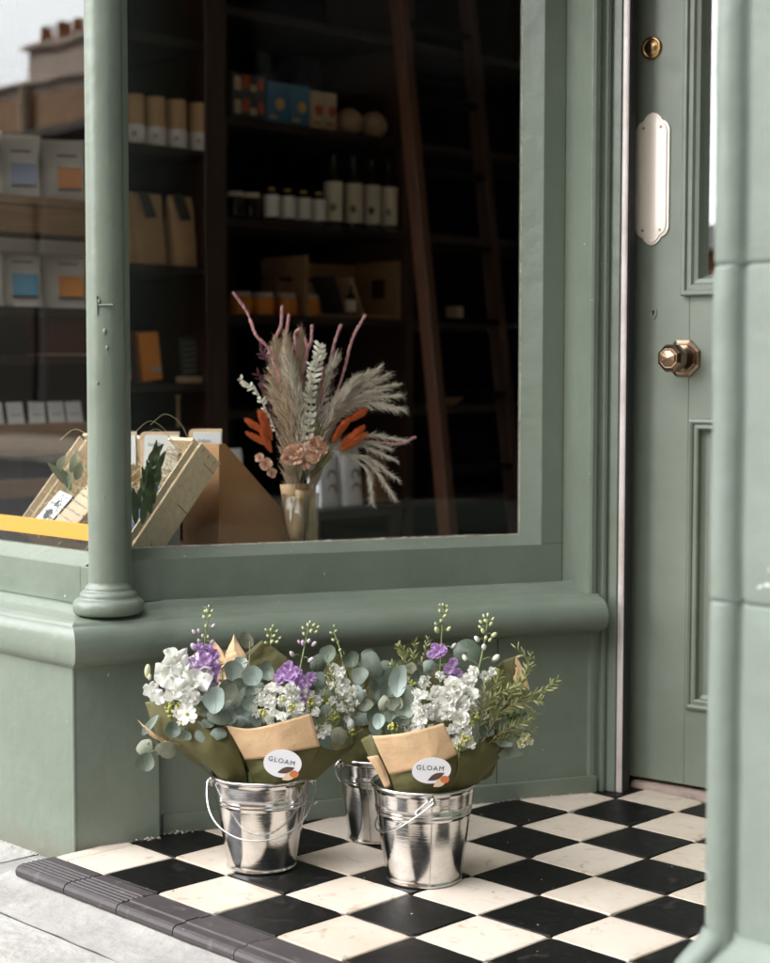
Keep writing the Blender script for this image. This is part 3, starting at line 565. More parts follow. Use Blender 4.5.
# mortar crumbs where the riser meets the tiles
mb = MB()
for k in range(230):
    s_ = rnd(-.18, .06) if k < 110 else rnd(.06, .9); d_ = (.036 if s_ < -.012 else .007)+rnd(0, .008); p = S3(s_, d_, rnd(-.001, .004)); r_ = rnd(.0006, .0034 if s_ < .06 else .002); d_ += rnd(0, .006)**1; s_ += 0
    mb.ell(p, r_*rnd(.7, 1.6), r_, r_*.6, Matrix.Rotation(rnd(0, 6), 3, 'Z'), 6, 4)
for k in range(26):
    p = Vector((rnd(-.6, -.165), .045-rnd(0, .012), -.028)); r_ = rnd(.0006, .0026); mb.ell(p, r_*1.5, r_, r_*.6, None, 6, 4)
for k in range(46):
    p = Vector((rnd(-.1, 1.1), rnd(0, .9), .0012)); r_ = rnd(.0005, .0014) if k < 40 else .002; mb.ell(p, r_*rnd(1, 2.2), r_, r_*.5, Matrix.Rotation(rnd(0, 6), 3, 'Z'), 6, 4)
tag(mb.build('mortar_rubble', 'crumb'), kind='stuff')
# ================================================================== THE SHOP INSIDE
mb = MB()
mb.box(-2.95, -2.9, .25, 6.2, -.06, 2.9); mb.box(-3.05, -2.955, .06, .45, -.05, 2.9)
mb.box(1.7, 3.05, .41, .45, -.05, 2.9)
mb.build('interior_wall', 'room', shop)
mb = MB(); mb.box(-2.95, 3.05, .41, 6.25, 2.9, 2.95); mb.build('interior_ceiling', 'pale_room', shop)
mb = MB(); mb.box(3.0, 3.05, .25, 6.25, -.06, 2.9); rb(-.1, Ls+.05, -.32, -.3, -.05, 2.88); mb.build('unseen_interior_panel', 'room', shop)  # dark wall, and a board added behind the right window to quell reflections
mb = MB(); mb.box(1.09, 1.12, 1.36, 6.2, -.05, 2.88); mb.box(-2.95, 1.09, 6.2, 6.25, -.06, 2.9); mb.build('unseen_interior_panel', 'pale_room', shop)
mb = MB(); mb.box(-2.9, 3.0, .3, 6.2, -.06, -.012); tag(mb.build('shop_floor', 'room_floor'), kind='structure')
# window display platform
mb = MB(); e0 = S3(-.13, -.205, 0); e1 = S3(.93, -.205, 0); f1 = S3(.93, -.62, 0)
mb.prism([(-2.3, .252), (-.34, .252), (e0.x, e0.y), (e1.x, e1.y), (f1.x, f1.y), (-.62, .72), (-2.3, .72)], .44, .487)
mb.prism([(-2.3, .70), (-.6, .70), (f1.x-.02, f1.y-.02), (f1.x, f1.y), (-.62, .72), (-2.3, .72)], -.01, .439)
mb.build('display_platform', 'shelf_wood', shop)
# wall shelving
shelf = empty('shelving_unit', (-2.6, 2.2, 0), 'tall dark wooden wall shelving filled with groceries behind the shop window', 'shelves')
mb = MB()
for y0 in (.55, 1.69, 2.165, 3.19, 4.4): mb.box(-2.88, -2.40, y0, y0+.045 if y0 != 2.165 else y0+.095, 0, 2.88)
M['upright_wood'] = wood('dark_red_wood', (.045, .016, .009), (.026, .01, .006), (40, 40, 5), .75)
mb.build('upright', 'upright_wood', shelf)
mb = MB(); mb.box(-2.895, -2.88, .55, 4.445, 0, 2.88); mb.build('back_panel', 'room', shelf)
def shelf_board(y0, y1, z, th=.03, m='shelf_wood'):
    b_ = MB(); b_.box(-2.875, -2.40, y0, y1, z-th, z); b_.build('shelf', m, shelf, bevel=.002)
Z1, Z2, Z3 = 1.668, 1.252, .836
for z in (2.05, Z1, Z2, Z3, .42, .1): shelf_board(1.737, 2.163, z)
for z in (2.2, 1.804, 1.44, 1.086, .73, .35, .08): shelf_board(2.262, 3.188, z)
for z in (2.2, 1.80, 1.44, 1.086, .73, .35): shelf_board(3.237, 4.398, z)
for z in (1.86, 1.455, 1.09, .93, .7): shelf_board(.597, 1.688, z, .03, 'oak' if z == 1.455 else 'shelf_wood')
b_ = MB(); b_.box(-2.47, -2.402, .6, 1.687, 1.335, 1.42); b_.build('shelf_rail', 'oak', shelf)
b_ = MB(); b_.box(-2.43, -2.385, .6, 1.687, 1.262, 1.312); b_.build('shelf_rail', 'grey_shelf', shelf, bevel=.01)
b_ = MB(); b_.box(-2.45, -2.385, .6, 1.687, .60, .705); b_.build('counter_edge', 'oak', shelf, bevel=.004)
for z in (.12, .3, .46): 
    b_ = MB(); b_.box(-2.42, -2.38, .6, 1.687, z, z+.06); b_.build('slat_rail', 'oak' if z == .46 else 'grey_shelf', shelf, bevel=.004)
XS = -2.44
def shy(px, py=300): return Xp(px, py, XS).y
# -- kraft tubes
for px, lab in ((136, 'first kraft tube with white paper band, beside the column'), (157, 'second kraft tube with white band counted from the column'), (178, 'third kraft tube with white band counted from the column'), (200, 'kraft tube with white band nearest the shelf upright')):
    y = shy(px, 120); mb = MB(); X = Matrix.Translation((XS-.01, y, Z1+.001))
    mb.lathe([(0, .0), (.038, 0), (.038, .004), (.038, .168), (.036, .172), (0, .172)], X, 24)
    t = empty('kraft_tube', (XS-.01, y, Z1), lab, 'tube', 'kraft tubes on the top left shelf')
    mb.build('tube_body', 'kraft', t); mb = MB(); mb.lathe([(.0386, .002), (.0388, .006), (.0388, .064), (.0386, .067)], X, 24); mb.box(-.004, .014, -.0393, -.0386, .025, .042, 1, X @ Matrix.Rotation(.8, 4, 'Z')); mb.build('paper_band', ['white', 'grey_bag'], t)
# -- bags
def bag(name, y, z, w, d, h, m, lab, cat, grp, label=None, fold=.75, x=XS, turn=0):
    t = empty(name, (x-.05, y, z), lab, cat, grp); mb = MB(); RT = Matrix.Translation((x-.05, y, 0)) @ Matrix.Rotation(turn, 4, 'Z') @ Matrix.Translation((-x+.05, -y, 0))
    rows = []
    for k in range(9):
        v = k/8; dd = d*(1-.85*v**2.2); ww = w*(1-.08*math.sin(PI*v)); row = []
        for q in range(20):
            a_ = 2*PI*q/20; cx_, sx_ = math.cos(a_), math.sin(a_)
            px_ = math.copysign(abs(cx_)**.35, cx_); py_ = math.copysign(abs(sx_)**.35, sx_)
            row.append(Vector((x-.05+px_*dd/2+rnd(-.002, .002), y+py_*ww/2+rnd(-.002, .002), z+.001+h*v)))
        rows.append(row)
    rows = [[RT @ v for v in r_] for r_ in rows]
    mb.grid(rows, 0, True, True); mb.add(rows[0], [tuple(range(20))]); mb.add(rows[-1], [tuple(range(20))])
    mb.build('bag_body', m, t)
    return t
for px, w, lab, tg in ((128, .1, 'plain kraft paper bag half hidden by the column', 0), (153, .145, 'kraft bag with dark tag in the middle of its shelf', 1), (188, .11, 'narrow kraft bag with dark tag beside the shelf upright', 1)):
    y = shy(px, 230); t = bag('kraft_bag', y, Z2, w, .09, .255, 'kraft', lab, 'paper bag', 'kraft bags on the left shelf')
    if tg:
        mb = MB(); yy = y-.01
        mb.add([(XS+.012-.05+.01, yy-.035, Z2+.262), (XS-.035, yy+.015, Z2+.262), (XS-.012, yy+.035, Z2+.17), (XS-.008, yy-.015, Z2+.165)], [(0, 1, 2, 3)]); mb.build('tag', 'slate_tag', t, solid=.002)
for r, (zz, blue) in enumerate(((1.456, 'lavender_label'), (1.091, 'blue_label'))):
    for px, lb, nm in ((-14, None, 'white coffee pouch cut by the picture edge'), (25, blue, 'white coffee pouch with blue label'), (71, 'orange_label', 'white coffee pouch with orange label')):
        y = Xp(px, 200, XS).y; t = bag('coffee_pouch', y, zz, .162, .085, .205 if r == 0 else .215, 'offwhite', nm+(' on the upper shelf by the street window' if r == 0 else ' on the lower shelf by the street window'), 'coffee bag', 'white coffee pouches', turn=-.5)
        if lb:
            RT = Matrix.Translation((XS-.05, y, 0)) @ Matrix.Rotation(-.5, 4, 'Z') @ Matrix.Translation((-XS+.05, -y, 0))
            def turn(m_): m_.v = [tuple(RT @ Vector(v)) for v in m_.v]; return m_
            mb = MB(); mb.add([(XS+.003, y-.02, zz+.04), (XS+.003, y+.062, zz+.038), (XS-.008, y+.062, zz+.108), (XS-.008, y-.02, zz+.11)], [(0, 1, 2, 3)]); turn(mb).build('label', lb, t, solid=.002)
            mb = MB(); mb.box(XS+.001, XS+.004, y-.02, y+.062, zz+.030, zz+.0375); turn(mb).build('print_line', 'ink', t); mb = MB(); mb.box(XS-.024, XS-.019, y-.02, y+.045, zz+.148, zz+.152); turn(mb).build('print_line', 'ink', t)
# maroon tin
mb = MB(); y = Xp(71, 330, XS).y; mb.box(XS-.15, XS, y-.085, y+.085, .931, 1.055); mb.box(XS-.155, XS+.003, y-.088, y+.088, .929, .937, 1); tag(mb.build('red_box', ['maroon', 'pink_card'], bevel=.004), 'dark red box under the white coffee pouches', 'box')
# price cards
for k, (px, tilt) in enumerate(((4, .0), (25, 0.02), (46, -.06), (66, .0), (84, .03))):
    p = Xp(px, 420, -2.36); X = Matrix.Translation((-2.41, p.y, .701)) @ Matrix.Rotation(tilt, 4, 'X') @ Matrix.Rotation(-.2, 4, 'Y')
    mb = MB(); mb.box(-.003, .003, -.03, .03, 0, .075, 0, X); mb.box(.0031, .004, -.02, .02, .03, .035, 1, X)
    tag(mb.build('price_card', ['white', 'grey_bag']), ['white card at the left edge of the street window', 'large white card second from the left edge', 'tilted white card in the middle of the card row', 'white card second from the column', 'white card in the row right beside the column'][k], 'card', 'white cards along the counter')
# books, slate
def slab(name, y0, y1, z0, h, lean, th, m, lab, cat, m2=None):
    X = Matrix.Translation((XS-.02, y0, z0)) @ Matrix.Rotation(lean, 4, 'X'); mb = MB(); mb.box(-th, 0, 0, y1-y0, 0, h, 0, X)
    if m2: mb.box(.0, .0015, (y1-y0)*.42, (y1-y0)*.98, h*.16, h*.28, 1, X)
    return tag(mb.build(name, [m]+([m2] if m2 else []), bevel=.001), lab, cat)
slab('leaning_book', shy(122, 360), shy(135, 360), Z3+.004, .17, .12, .13, 'pink_card', 'pale pink book on the shelf right beside the column', 'book')
slab('leaning_book', shy(137, 360), shy(143, 360), Z3+.004, .17, .12, .13, 'maroon', 'thin dark book between the pink and the orange book', 'book')
slab('leaning_book', shy(147, 360), shy(166, 360), Z3+.004, .17, .12, .13, 'orange_label', 'orange book with pale label, leaning', 'book', 'pink_card')
t = empty('slate_sign', (XS, shy(198, 380), Z3), 'small dark slate menu sign in a wooden foot', 'sign')
X = Matrix.Translation((XS-.02, shy(186, 370), Z3+.012)) @ Matrix.Rotation(.1, 4, 'X'); mb = MB(); mb.box(-.006, 0, 0, .11, 0, .15, 0, X)
for k in range(6): mb.box(0, .001, .012, .075+.02*(k % 2), .125-k*.02, .129-k*.02, 1, X)
mb.build('slate', ['slate', 'grey_ink'], t); mb = MB(); mb.box(XS-.05, XS+.01, shy(184, 380), shy(213, 380), Z3, Z3+.022); mb.build('wooden_foot', 'cork', t, bevel=.002)
mb = MB(); mb.tube([(XS, shy(178, 400), Z3-.16), (XS, shy(178, 400), Z3-.06), (XS, shy(178, 400), Z3-.045)], [.006, .005, .011]); tag(mb.build('wooden_brush', 'cork'), 'thin wooden brush standing below the slate sign', 'brush')
mb.v = mb.v
mb = MB(); mb.box(XS-.1, XS+.01, shy(160, 420), shy(205, 420), .422, Z3-.165); tag(mb.build('dark_box', 'shelf_wood', bevel=.003), 'dark box under the thin wooden brush', 'box')
# boxes on the upper right shelf
ZA, ZB, ZC = 1.805, 1.441, 1.087
def carton(name, px0, px1, z, h, m, lab, grp, deco=None):
    y0, y1 = shy(px0, 100), shy(px1, 100); mb = MB(); mb.box(XS-.08, XS, y0+.002, y1-.002, z, z+h, 0)
    t = empty(name, (XS-.04, (y0+y1)/2, z), lab, 'box', grp); mb.build('carton', m, t, bevel=.0015)
    return t, y0, y1
for k, (z, lab) in enumerate(((ZA, 'red and white patterned box, lower of the two stacked'), (ZA+.085, 'red and white patterned box, upper of the two stacked'))):
    t, y0, y1 = carton('patterned_box', 231, 265, z, .084, 'slate', lab, 'patterned boxes')
    mb = MB(); 
    for q in range(4):
        yy = y0+(y1-y0)*(.1+.23*q); X = XS+.0005
        mb.box(X-.001, X+.001, yy, yy+.03, z+.02+.01*(q % 2), z+.07-.012*(q % 3), q % 2)
    mb.box(XS-.001, XS+.0012, y0+.06, y0+.09, z+.05, z+.078, 1); mb.build('printed_pattern', ['box_cream', 'red_print'], t)
for px0, px1, m, pm, lab in ((267, 289, 'box_blue', 'gold_print', 'blue box with a gold emblem beside the patterned boxes'), (290, 310, 'box_blue', 'gold_print', 'blue box with a gold emblem beside the cream boxes'), (311, 323, 'box_cream', 'red_print', 'cream box with a brown disc beside the blue box'), (324, 337, 'box_cream', 'red_print', 'cream box with a brown disc at the right end of the box row')):
    t, y0, y1 = carton('printed_box', px0, px1, ZA, .155 if m == 'box_blue' else .145, m, lab, 'printed boxes')
    mb = MB(); mb.lathe([(0, .0015), (.022, .0015), (.022, -.001)], Matrix.Translation((XS, (y0+y1)/2+.01, ZA+.075)) @ Matrix.Rotation(PI/2, 4, 'Y'), 16); mb.box(XS-.001, XS+.001, y0+.012, y0+.05, ZA+.02, ZA+.03); mb.build('emblem', pm, t)
for px, lab in ((358, 'round clear bag of pasta next to the cream boxes'), (382, 'round clear bag of pasta next to the ladder')):
    y = shy(px, 120); mb = MB(); mb.ell((XS-.05, y, ZA+.055), .05, .062, .056, seg=14, rings=10); tag(mb.build('pasta_bag', 'pasta'), lab, 'food bag', 'clear bags of pasta')
def bottle(px, z, h, r, neck, m, lab, lm, lz0, lz1, name='bottle', grp=None, cap=None, deco=None, cat='bottle', x=XS-.02):
    y = shy(px, 200); t = empty(name, (x, y, z), lab, cat, grp); X = Matrix.Translation((x, y, z+.001)); mb = MB()
    mb.lathe([(0, 0), (r, 0), (r, h*.02), (r, h*neck), (r*.85, h*(neck+.06)), (r*.36, h*(neck+.16)), (r*.33, h*.95), (r*.38, h*.96), (r*.38, h), (0, h)], X, 20); mb.build('bottle_glass', m, t)
    mb = MB(); mb.lathe([(r+.0006, h*lz0), (r+.0008, h*lz1)], X, 20)
    lo = mb.build('label', lm, t)
    if deco:
        mb = MB(); p = X @ Vector((r*.78, -r*.78, 0)); mb.ell((p.x, p.y, z+h*(lz0+(lz1-lz0)*.35)), .012, .012, .016, seg=8, rings=6); mb.build('picture', deco, t)
    if cap: mb = MB(); mb.lathe([(r*.42, h*.93), (r*.42, h*1.01), (0, h*1.01)], X, 14); mb.build('cap', cap, t)
for px, d, lab in ((337, 'herb_green', 'wine bottle with a green picture, next to the small bottles'), (357, 'herb_green', 'wine bottle with a green picture, second from the small bottles'), (375, 'ink', 'wine bottle with a dark picture on its pale label'), (392, 'grey_ink', 'wine bottle with plain pale label next to the ladder')):
    bottle(px, ZB, .285, .036, .6, 'bottle_dark', lab, 'label_cream', .07, .6, 'wine_bottle', 'wine bottles on the shelf', deco=d)
for px, lab in ((275, 'small dark bottle with white label next to the dark jars'), (291, 'second small dark bottle with white label'), (307, 'third small dark bottle with white label'), (322, 'small dark bottle with white label next to the wine bottles')):
    bottle(px, ZB, .125, .03, .78, 'bottle_dark', lab, 'white', .12, .78, 'small_bottle', 'small labelled bottles', cap='gold_print')
def jar(px, z, h, r, m, lab, grp, lid='grey_ink'):
    y = shy(px, 250); t = empty('jar', (XS-.03, y, z), lab, 'jar', grp); X = Matrix.Translation((XS-.03, y, z+.001)); mb = MB()
    mb.lathe([(0, 0), (r, 0), (r*1.03, h*.1), (r*1.03, h*.75), (r*.85, h*.84)], X, 20); mb.build('jar_body', m, t)
    mb = MB(); mb.lathe([(r*.9, h*.82), (r*.9, h), (0, h)], X, 20); mb.build('lid', lid, t)
jar(241, ZB, .1, .033, 'bottle_dark', 'dark jar nearest the shelf upright', 'dark jars', 'label_cream'); jar(257, ZB, .1, .033, 'bottle_dark', 'dark jar next to the small bottles', 'dark jars', 'label_cream')
for px, lab in ((246, 'honey jar half hidden behind a pink amaranth strand'), (268, 'orange honey jar second from the shelf upright'), (291, 'orange honey jar in the middle of the lower shelf'), (314, 'orange honey jar beside the wooden crate')):
    jar(px, ZC, .085, .043, 'honey', lab, 'honey jars', 'grey_bag')
# crate on the shelf
t = empty('wooden_crate', (XS-.1, shy(358, 310), ZC), 'open wooden crate with handle slots on the dark wall shelf', 'crate'); y0, y1 = shy(329, 300), shy(400, 300)
mb = MB(); h_ = .235
def crate_end(y):
    for z0, z1 in ((0, .085), (.165, h_)): mb.box(XS-.24, XS+.01, y, y+.014, ZC+z0, ZC+z1)
    mb.box(XS-.24, XS-.16, y, y+.0138, ZC+.085, ZC+.165); mb.box(XS-.07, XS+.0098, y, y+.0138, ZC+.085, ZC+.165)
crate_end(y0-.13); crate_end(y1-.02); mb.build('crate_end', 'crate_wood', t, bevel=.002)
mb = MB(); mb.box(XS-.24, XS+.008, y0-.116, y1-.02, ZC+.001, ZC+.012)
for k in range(3): mb.box(XS-.255, XS-.241, y0-.13, y1-.006, ZC+.01+k*.076, ZC+.075+k*.076)
mb.build('crate_board', 'crate_wood', t, bevel=.002)
for px, ln, lab, mm in ((352, -.38, 'dark thin book leaning inside the shelf crate', 'slate'), (371, -.42, 'kraft card leaning inside the shelf crate', 'card_light')):
    X = Matrix.Translation((XS-.05, shy(px, 300), ZC+.013)) @ Matrix.Rotation(-ln, 4, 'X'); mb = MB(); mb.box(-.12, 0, 0, .012, 0, .16, 0, X); tag(mb.build('leaning_card', mm), lab, 'card')
bottle(354, ZC+.012, .115, .022, .6, 'bottle_dark', 'tiny dark bottle with cream label inside the shelf crate', 'label_cream', .1, .5, 'small_bottle', x=XS-.02)
# white bags low down
XT = -1.45; q0 = Xp(345, 507, XT); ZT = q0.z
mb = MB(); mb.box(XT-.4, XT+.05, Xp(222, 507, XT).y, Xp(392, 507, XT).y, ZT-.03, ZT)
t = empty('low_table', (XT-.2, q0.y, 0), 'low dark table carrying white paper bags behind the vase', 'table'); mb.build('table_top', 'shelf_wood', t, bevel=.003)
for xx in (XT-.37, XT+.01):
    for yy in (Xp(226, 507, XT).y, Xp(384, 507, XT).y): mb = MB(); mb.box(xx, xx+.035, yy, yy+.035, -.012, ZT-.0305); mb.build('leg', 'shelf_wood', t)
flat('tin_white', (.7, .69, .7), .5)
for px, lab in ((240, 'white paper bag behind the brown cardboard file'), (333, 'white paper bag with dark emblem just right of the vase'), (357, 'white paper bag with dark emblem furthest from the vase')):
    y = Xp(px, 480, XT).y; t = bag('white_bag', y, ZT, .09, .075, .195, 'tin_white', lab, 'paper bag', 'white bags on the low table', x=XT)
    for zz in (.055, .10):
        mb = MB(); mb.lathe([(.010, 0), (.019, .001), (.019, 0)], Matrix.Translation((XT-.010-zz*.1, y+.012, ZT+zz)) @ Matrix.Rotation(PI/2, 4, 'Y'), 14); mb.build('emblem', 'grey_ink', t)
bag('kraft_bag', Xp(384, 480, XS).y, .351, .1, .1, .2, 'card', 'brown bag low on the shelf beside the ladder', 'paper bag', None)
mb = MB(); p = Xp(457, 374, XS); mb.lathe([(.03, 0), (.06, .02), (.085, .05), (.08, .05), (.055, .022), (0, .006)], Matrix.Translation((XS-.06, p.y, ZC-.0)), 24); mb.v = [(v[0], v[1], v[2]-ZC+.731+.001) for v in mb.v]; tag(mb.build('wooden_bowl', 'oak'), 'brown wooden bowl behind the ladder', 'bowl')
mb = MB(); p = Xp(460, 272, XS); mb.box(XS-.06, XS, p.y-.022, p.y+.022, ZC+.001, ZC+.062); tag(mb.build('small_box', 'box_cream', bevel=.003), 'tiny pale box between the two ladder stiles', 'box')
# ladder
t = empty('library_ladder', (-1.9, 3.1, 0), 'red brown wooden ladder leaning against the dark shelves', 'ladder')
def lad(z): return -2.15+(2.16-z)/1.88*.25
for y in (2.91, 3.30):
    mb = MB(); mb.hexa([Vector((lad(z)+dx, y+dy, z)) for z in (-.01, 2.45) for dx, dy in ((-.03, -.022), (.03, -.022), (.03, .022), (-.03, .022))]); mb.build('stile', 'ladder_wood' if y < 3 else 'upright_wood', t, bevel=.004)  # far stile in darker wood, painting the dimness deeper inside
for k in range(8):
    z = .22+k*.28; mb = MB(); mb.box(lad(z)-.028, lad(z)+.028, 2.932, 3.278, z, z+.022); mb.build('rung', 'room', t, bevel=.003)  # rungs coloured near black so they vanish as if in shade
# ================================================================== WINDOW DISPLAY
# gift crate: shallow poplar tray tilted towards the street
AX = Vector((0, .66, .75)).normalized(); DN = Vector((0, .75, -.66)).normalized(); TO = Vector((-.36, .318, .539)); XL = -.775; TL = .272
tray = empty('gift_crate', (-.57, .38, .49), 'pale poplar gift crate tilted behind the column, filled with straw, leaves and packets', 'crate')
def tr(x, a_, d_): return Vector((x, TO.y, TO.z))+AX*a_+DN*d_
def tbox(mb, x0, x1, a0, a1, d0, d1, m=0): mb.hexa([tr(x, a_, d_) for d_ in (d1, d0) for x, a_ in ((x0, a0), (x1, a0), (x1, a1), (x0, a1))], m)
def side(x0, x1):
    b = MB(); tbox(b, x0, x1, -.0, TL, .018, .085); tbox(b, x0+.001, x1-.004, .001, TL-.012, 0, .015)
    for a_ in (.03, .135, TL-.03): tbox(b, x1-.0005, x1+.0006, a_, a_+.0015, .05, .085, 1)
    for a_, d_ in ((TL-.012, .03), (TL-.014, .05), (TL-.012, .07)): tbox(b, x1-.0005, x1+.0008, a_, a_+.008, d_, d_+.0012, 1)
    b.build('side_board', ['poplar', 'dark'], tray, bevel=.0012)
side(-.368, -.36); side(XL, XL+.008)
b = MB(); tbox(b, XL+.009, -.369, TL-.009, TL-.001, .0, .085); b.build('end_board', 'poplar', tray, bevel=.0012)
b = MB(); tbox(b, XL+.009, -.369, .001, .009, .012, .085); b.build('end_board', 'poplar', tray, bevel=.0012)
b = MB()
for k in range(3): tbox(b, XL+.009, -.369, .012+k*.085, .092+k*.085, .078, .084)
b.build('base_board', 'poplar', tray, bevel=.001)
b = MB()
for k in range(900):
    x, a_ = rnd(XL+.02, -.38), rnd(.01, TL-.015); d_ = rnd(.005, .065); p = tr(x, a_, d_); v = jit((0, 0, 0), 1).normalized()*rnd(.012, .03); w_ = jit((0, 0, 0), .012)
    b.tube(curve([p-v, p+w_, p+v], 5), .0011, 4, caps=False)
tag(b.build('straw', 'straw'), 'shredded straw filling in the tilted poplar crate', 'straw', kind='stuff')
b = MB()
for px, py, l in ((140, 440, 40), (150, 425, 50), (135, 432, 40), (60, 440, 30)):
    p = at(px, py, 3.38); b.tube(curve([p, p+RGT*.03+UP*.022, p+RGT*.06+UP*.004, p+RGT*.075-UP*.025], 14), .0007, 5)
tag(b.build('raffia', 'straw'), 'loose raffia ribbon curling over the top of the poplar crate', 'ribbon')
# packets in the tray
t = empty('soap_box', tr(-.7, .06, .01), 'black and white patterned soap box in the tilted crate', 'box')
b = MB(); R_ = basis(Vector((1, 0, 0)), AX, -DN, tr(-.73, .028, .035)) @ Matrix.Rotation(-.2, 4, 'Z')
b.box(0, .062, 0, .085, 0, .03, 0, R_); b.box(.0622, .0632, -.0005, .0855, -.001, .0305, 1, R_); b.build('carton', ['white', 'black'], t)
b = MB()
for k in range(90):
    x, y = rnd(.003, .057), rnd(.003, .08)
    b.box(x, x+rnd(.002, .005), y, y+rnd(.0015, .004), .030, .0306, 0, R_)
b.prism([(.03+.014*math.cos(a_)*(1+.2*math.sin(5*a_)), .026+.014*math.sin(a_)) for a_ in np.linspace(0, 2*PI, 18, endpoint=False)], .0306, .0312, R_); b.prism([(.018, .05), (.03, .066), (.044, .05)], .0306, .0312, R_); b.build('printed_pattern', 'slate', t)
t = empty('kraft_packet', tr(-.6, .1, .01), 'kraft gift packet with lines of script in the tilted crate', 'packet')
R_ = basis(Vector((1, 0, 0)), AX, -DN, tr(-.635, .02, .03)) @ Matrix.Rotation(-.28, 4, 'Z')
b = MB(); b.box(0, .085, 0, .2, 0, .04, 0, R_); b.build('wrapper', 'card_light', t, bevel=.003)
b = MB()
for k in range(9):
    x = .006; y = .185-k*.0205
    while x < .07:
        w_ = rnd(.003, .009); b.box(x, x+w_, y+rnd(-.001, .001), y+rnd(.0018, .0042), .040, .0405, 0, R_); x += w_+rnd(.001, .004)
b.build('script', 'grey_ink', t)
t = tag(MB().build('x', 'indigo'), 'x', 'book'); bpy.data.objects.remove(t)
b = MB(); R_ = basis(Vector((1, 0, 0)), AX, -DN, tr(-.415, .03, .04)) @ Matrix.Rotation(.05, 4, 'Z'); b.box(0, .035, 0, .12, 0, .03, 0, R_); b.box(.004, .03, .1, .112, .0301, .0307, 1, R_); tag(b.build('blue_packet', ['indigo', 'grey_bag'], bevel=.002), 'dark blue packet against the right board of the tilted crate', 'packet')
def leaf(mb, base, d, nrm, L, W, m=0, fold=.25, curl=.2):
    d = Vector(d).normalized(); n_ = Vector(nrm); n_ = (n_-d*n_.dot(d)).normalized(); s_ = d.cross(n_); P = []
    for i in range(7):
        v = i/6; w_ = W*.5*math.sin(PI*min(1, v*.93+.05))**.8; c = Vector(base)+d*L*v-n_*curl*L*v*v
        P.append([c-s_*w_+n_*fold*w_, c, c+s_*w_+n_*fold*w_])
    mb.grid(P, m)
t = empty('bay_sprig', tr(-.41, .15, -.02), 'sprig of dark green bay leaves at the right of the crate', 'leaves')
for px, py, ex, ey, L_ in ((150, 500, 147, 436, .075), (152, 490, 152, 447, .06), (155, 482, 163, 440, .055), (146, 510, 158, 455, .07), (150, 520, 140, 470, .07), (150, 500, 166, 452, .05), (140, 520, 135, 480, .06), (160, 500, 150, 470, .06)):
    b = MB()
    for kk in range(3):
        p = at(px+rnd(-9, 7), py+rnd(-22, 8), 3.40); q = at(ex+rnd(-9, 9), ey+rnd(-6, 8), 3.36+rnd(-.03, .02)); leaf(b, p, (q-p), TOC+jit((0, 0, .3), .6), L_*rnd(.8, 1.15), .0155)
    b.build('leaf_cluster', 'dark_leaf', t)
t = empty('sage_sprig', tr(-.66, .17, -.02), 'grey green leaf sprig lying on the straw left of the column', 'leaves')
for px, py, ex, ey, L_ in ((66, 485, 46, 454, .06), (72, 475, 76, 447, .055), (70, 490, 62, 462, .05), (66, 492, 70, 470, .05), (58, 470, 66, 452, .04), (76, 480, 82, 456, .045)):
    p = at(px, py, 3.46); q = at(ex, ey, 3.43); b = MB(); leaf(b, p, (q-p), TOC+jit((0, 0, .3), .5), L_*.95, .019); b.build('leaf', 'sage_leaf', t)
# orange strip
mb = MB(); p0 = Yp(0, 521, .229); pR = Yp(88, 537, .229)
mb.box(-2.2, -.342, .226, .232, .5455, .5785); tag(mb.build('orange_strip', 'orange_strip', bevel=.001), 'flat orange strip along the foot of the street window pane', 'strip')
# cardboard magazine files, side panels sloping to the right
def mag_file(loc, yaw, L_, H_, h_, w_, lab, card_h):
    X = Matrix.Translation(loc) @ Matrix.Rotation(yaw, 4, 'Z'); t = empty('cardboard_file', loc, lab, 'file', 'cardboard files')
    th = .004; prof = [(0, 0), (L_, 0), (L_, h_), (.012, H_), (0, H_)]
    for yy in (0, w_):
        b = MB(); V0 = [X @ Vector((x, yy, z)) for x, z in prof]; V1 = [X @ Vector((x, yy+th, z)) for x, z in prof]; n = len(prof)
        b.add(V0+V1, [tuple(range(n)), tuple(range(2*n-1, n-1, -1))]+[(i, n+i, n+(i+1) % n, (i+1) % n) for i in range(n)]); b.build('side_panel', 'card', t, bevel=.001)
    b = MB(); b.box(-.004, 0, 0, w_+th, 0, H_, 0, X); b.build('spine', 'card', t, bevel=.001)
    b = MB(); b.box(L_, L_+.004, 0, w_+th, 0, h_, 0, X); b.box(0, L_, .004, w_, 0, .004, 0, X); b.build('front_panel', 'card', t, bevel=.001)
    return X
FL = S3(.225, -.40, .4875); fyaw = math.atan2(.70, .71)
X = mag_file(FL, fyaw+.65, .172, .238, .075, .155, 'brown cardboard magazine file with sloping top standing beside the poplar crate', .05)
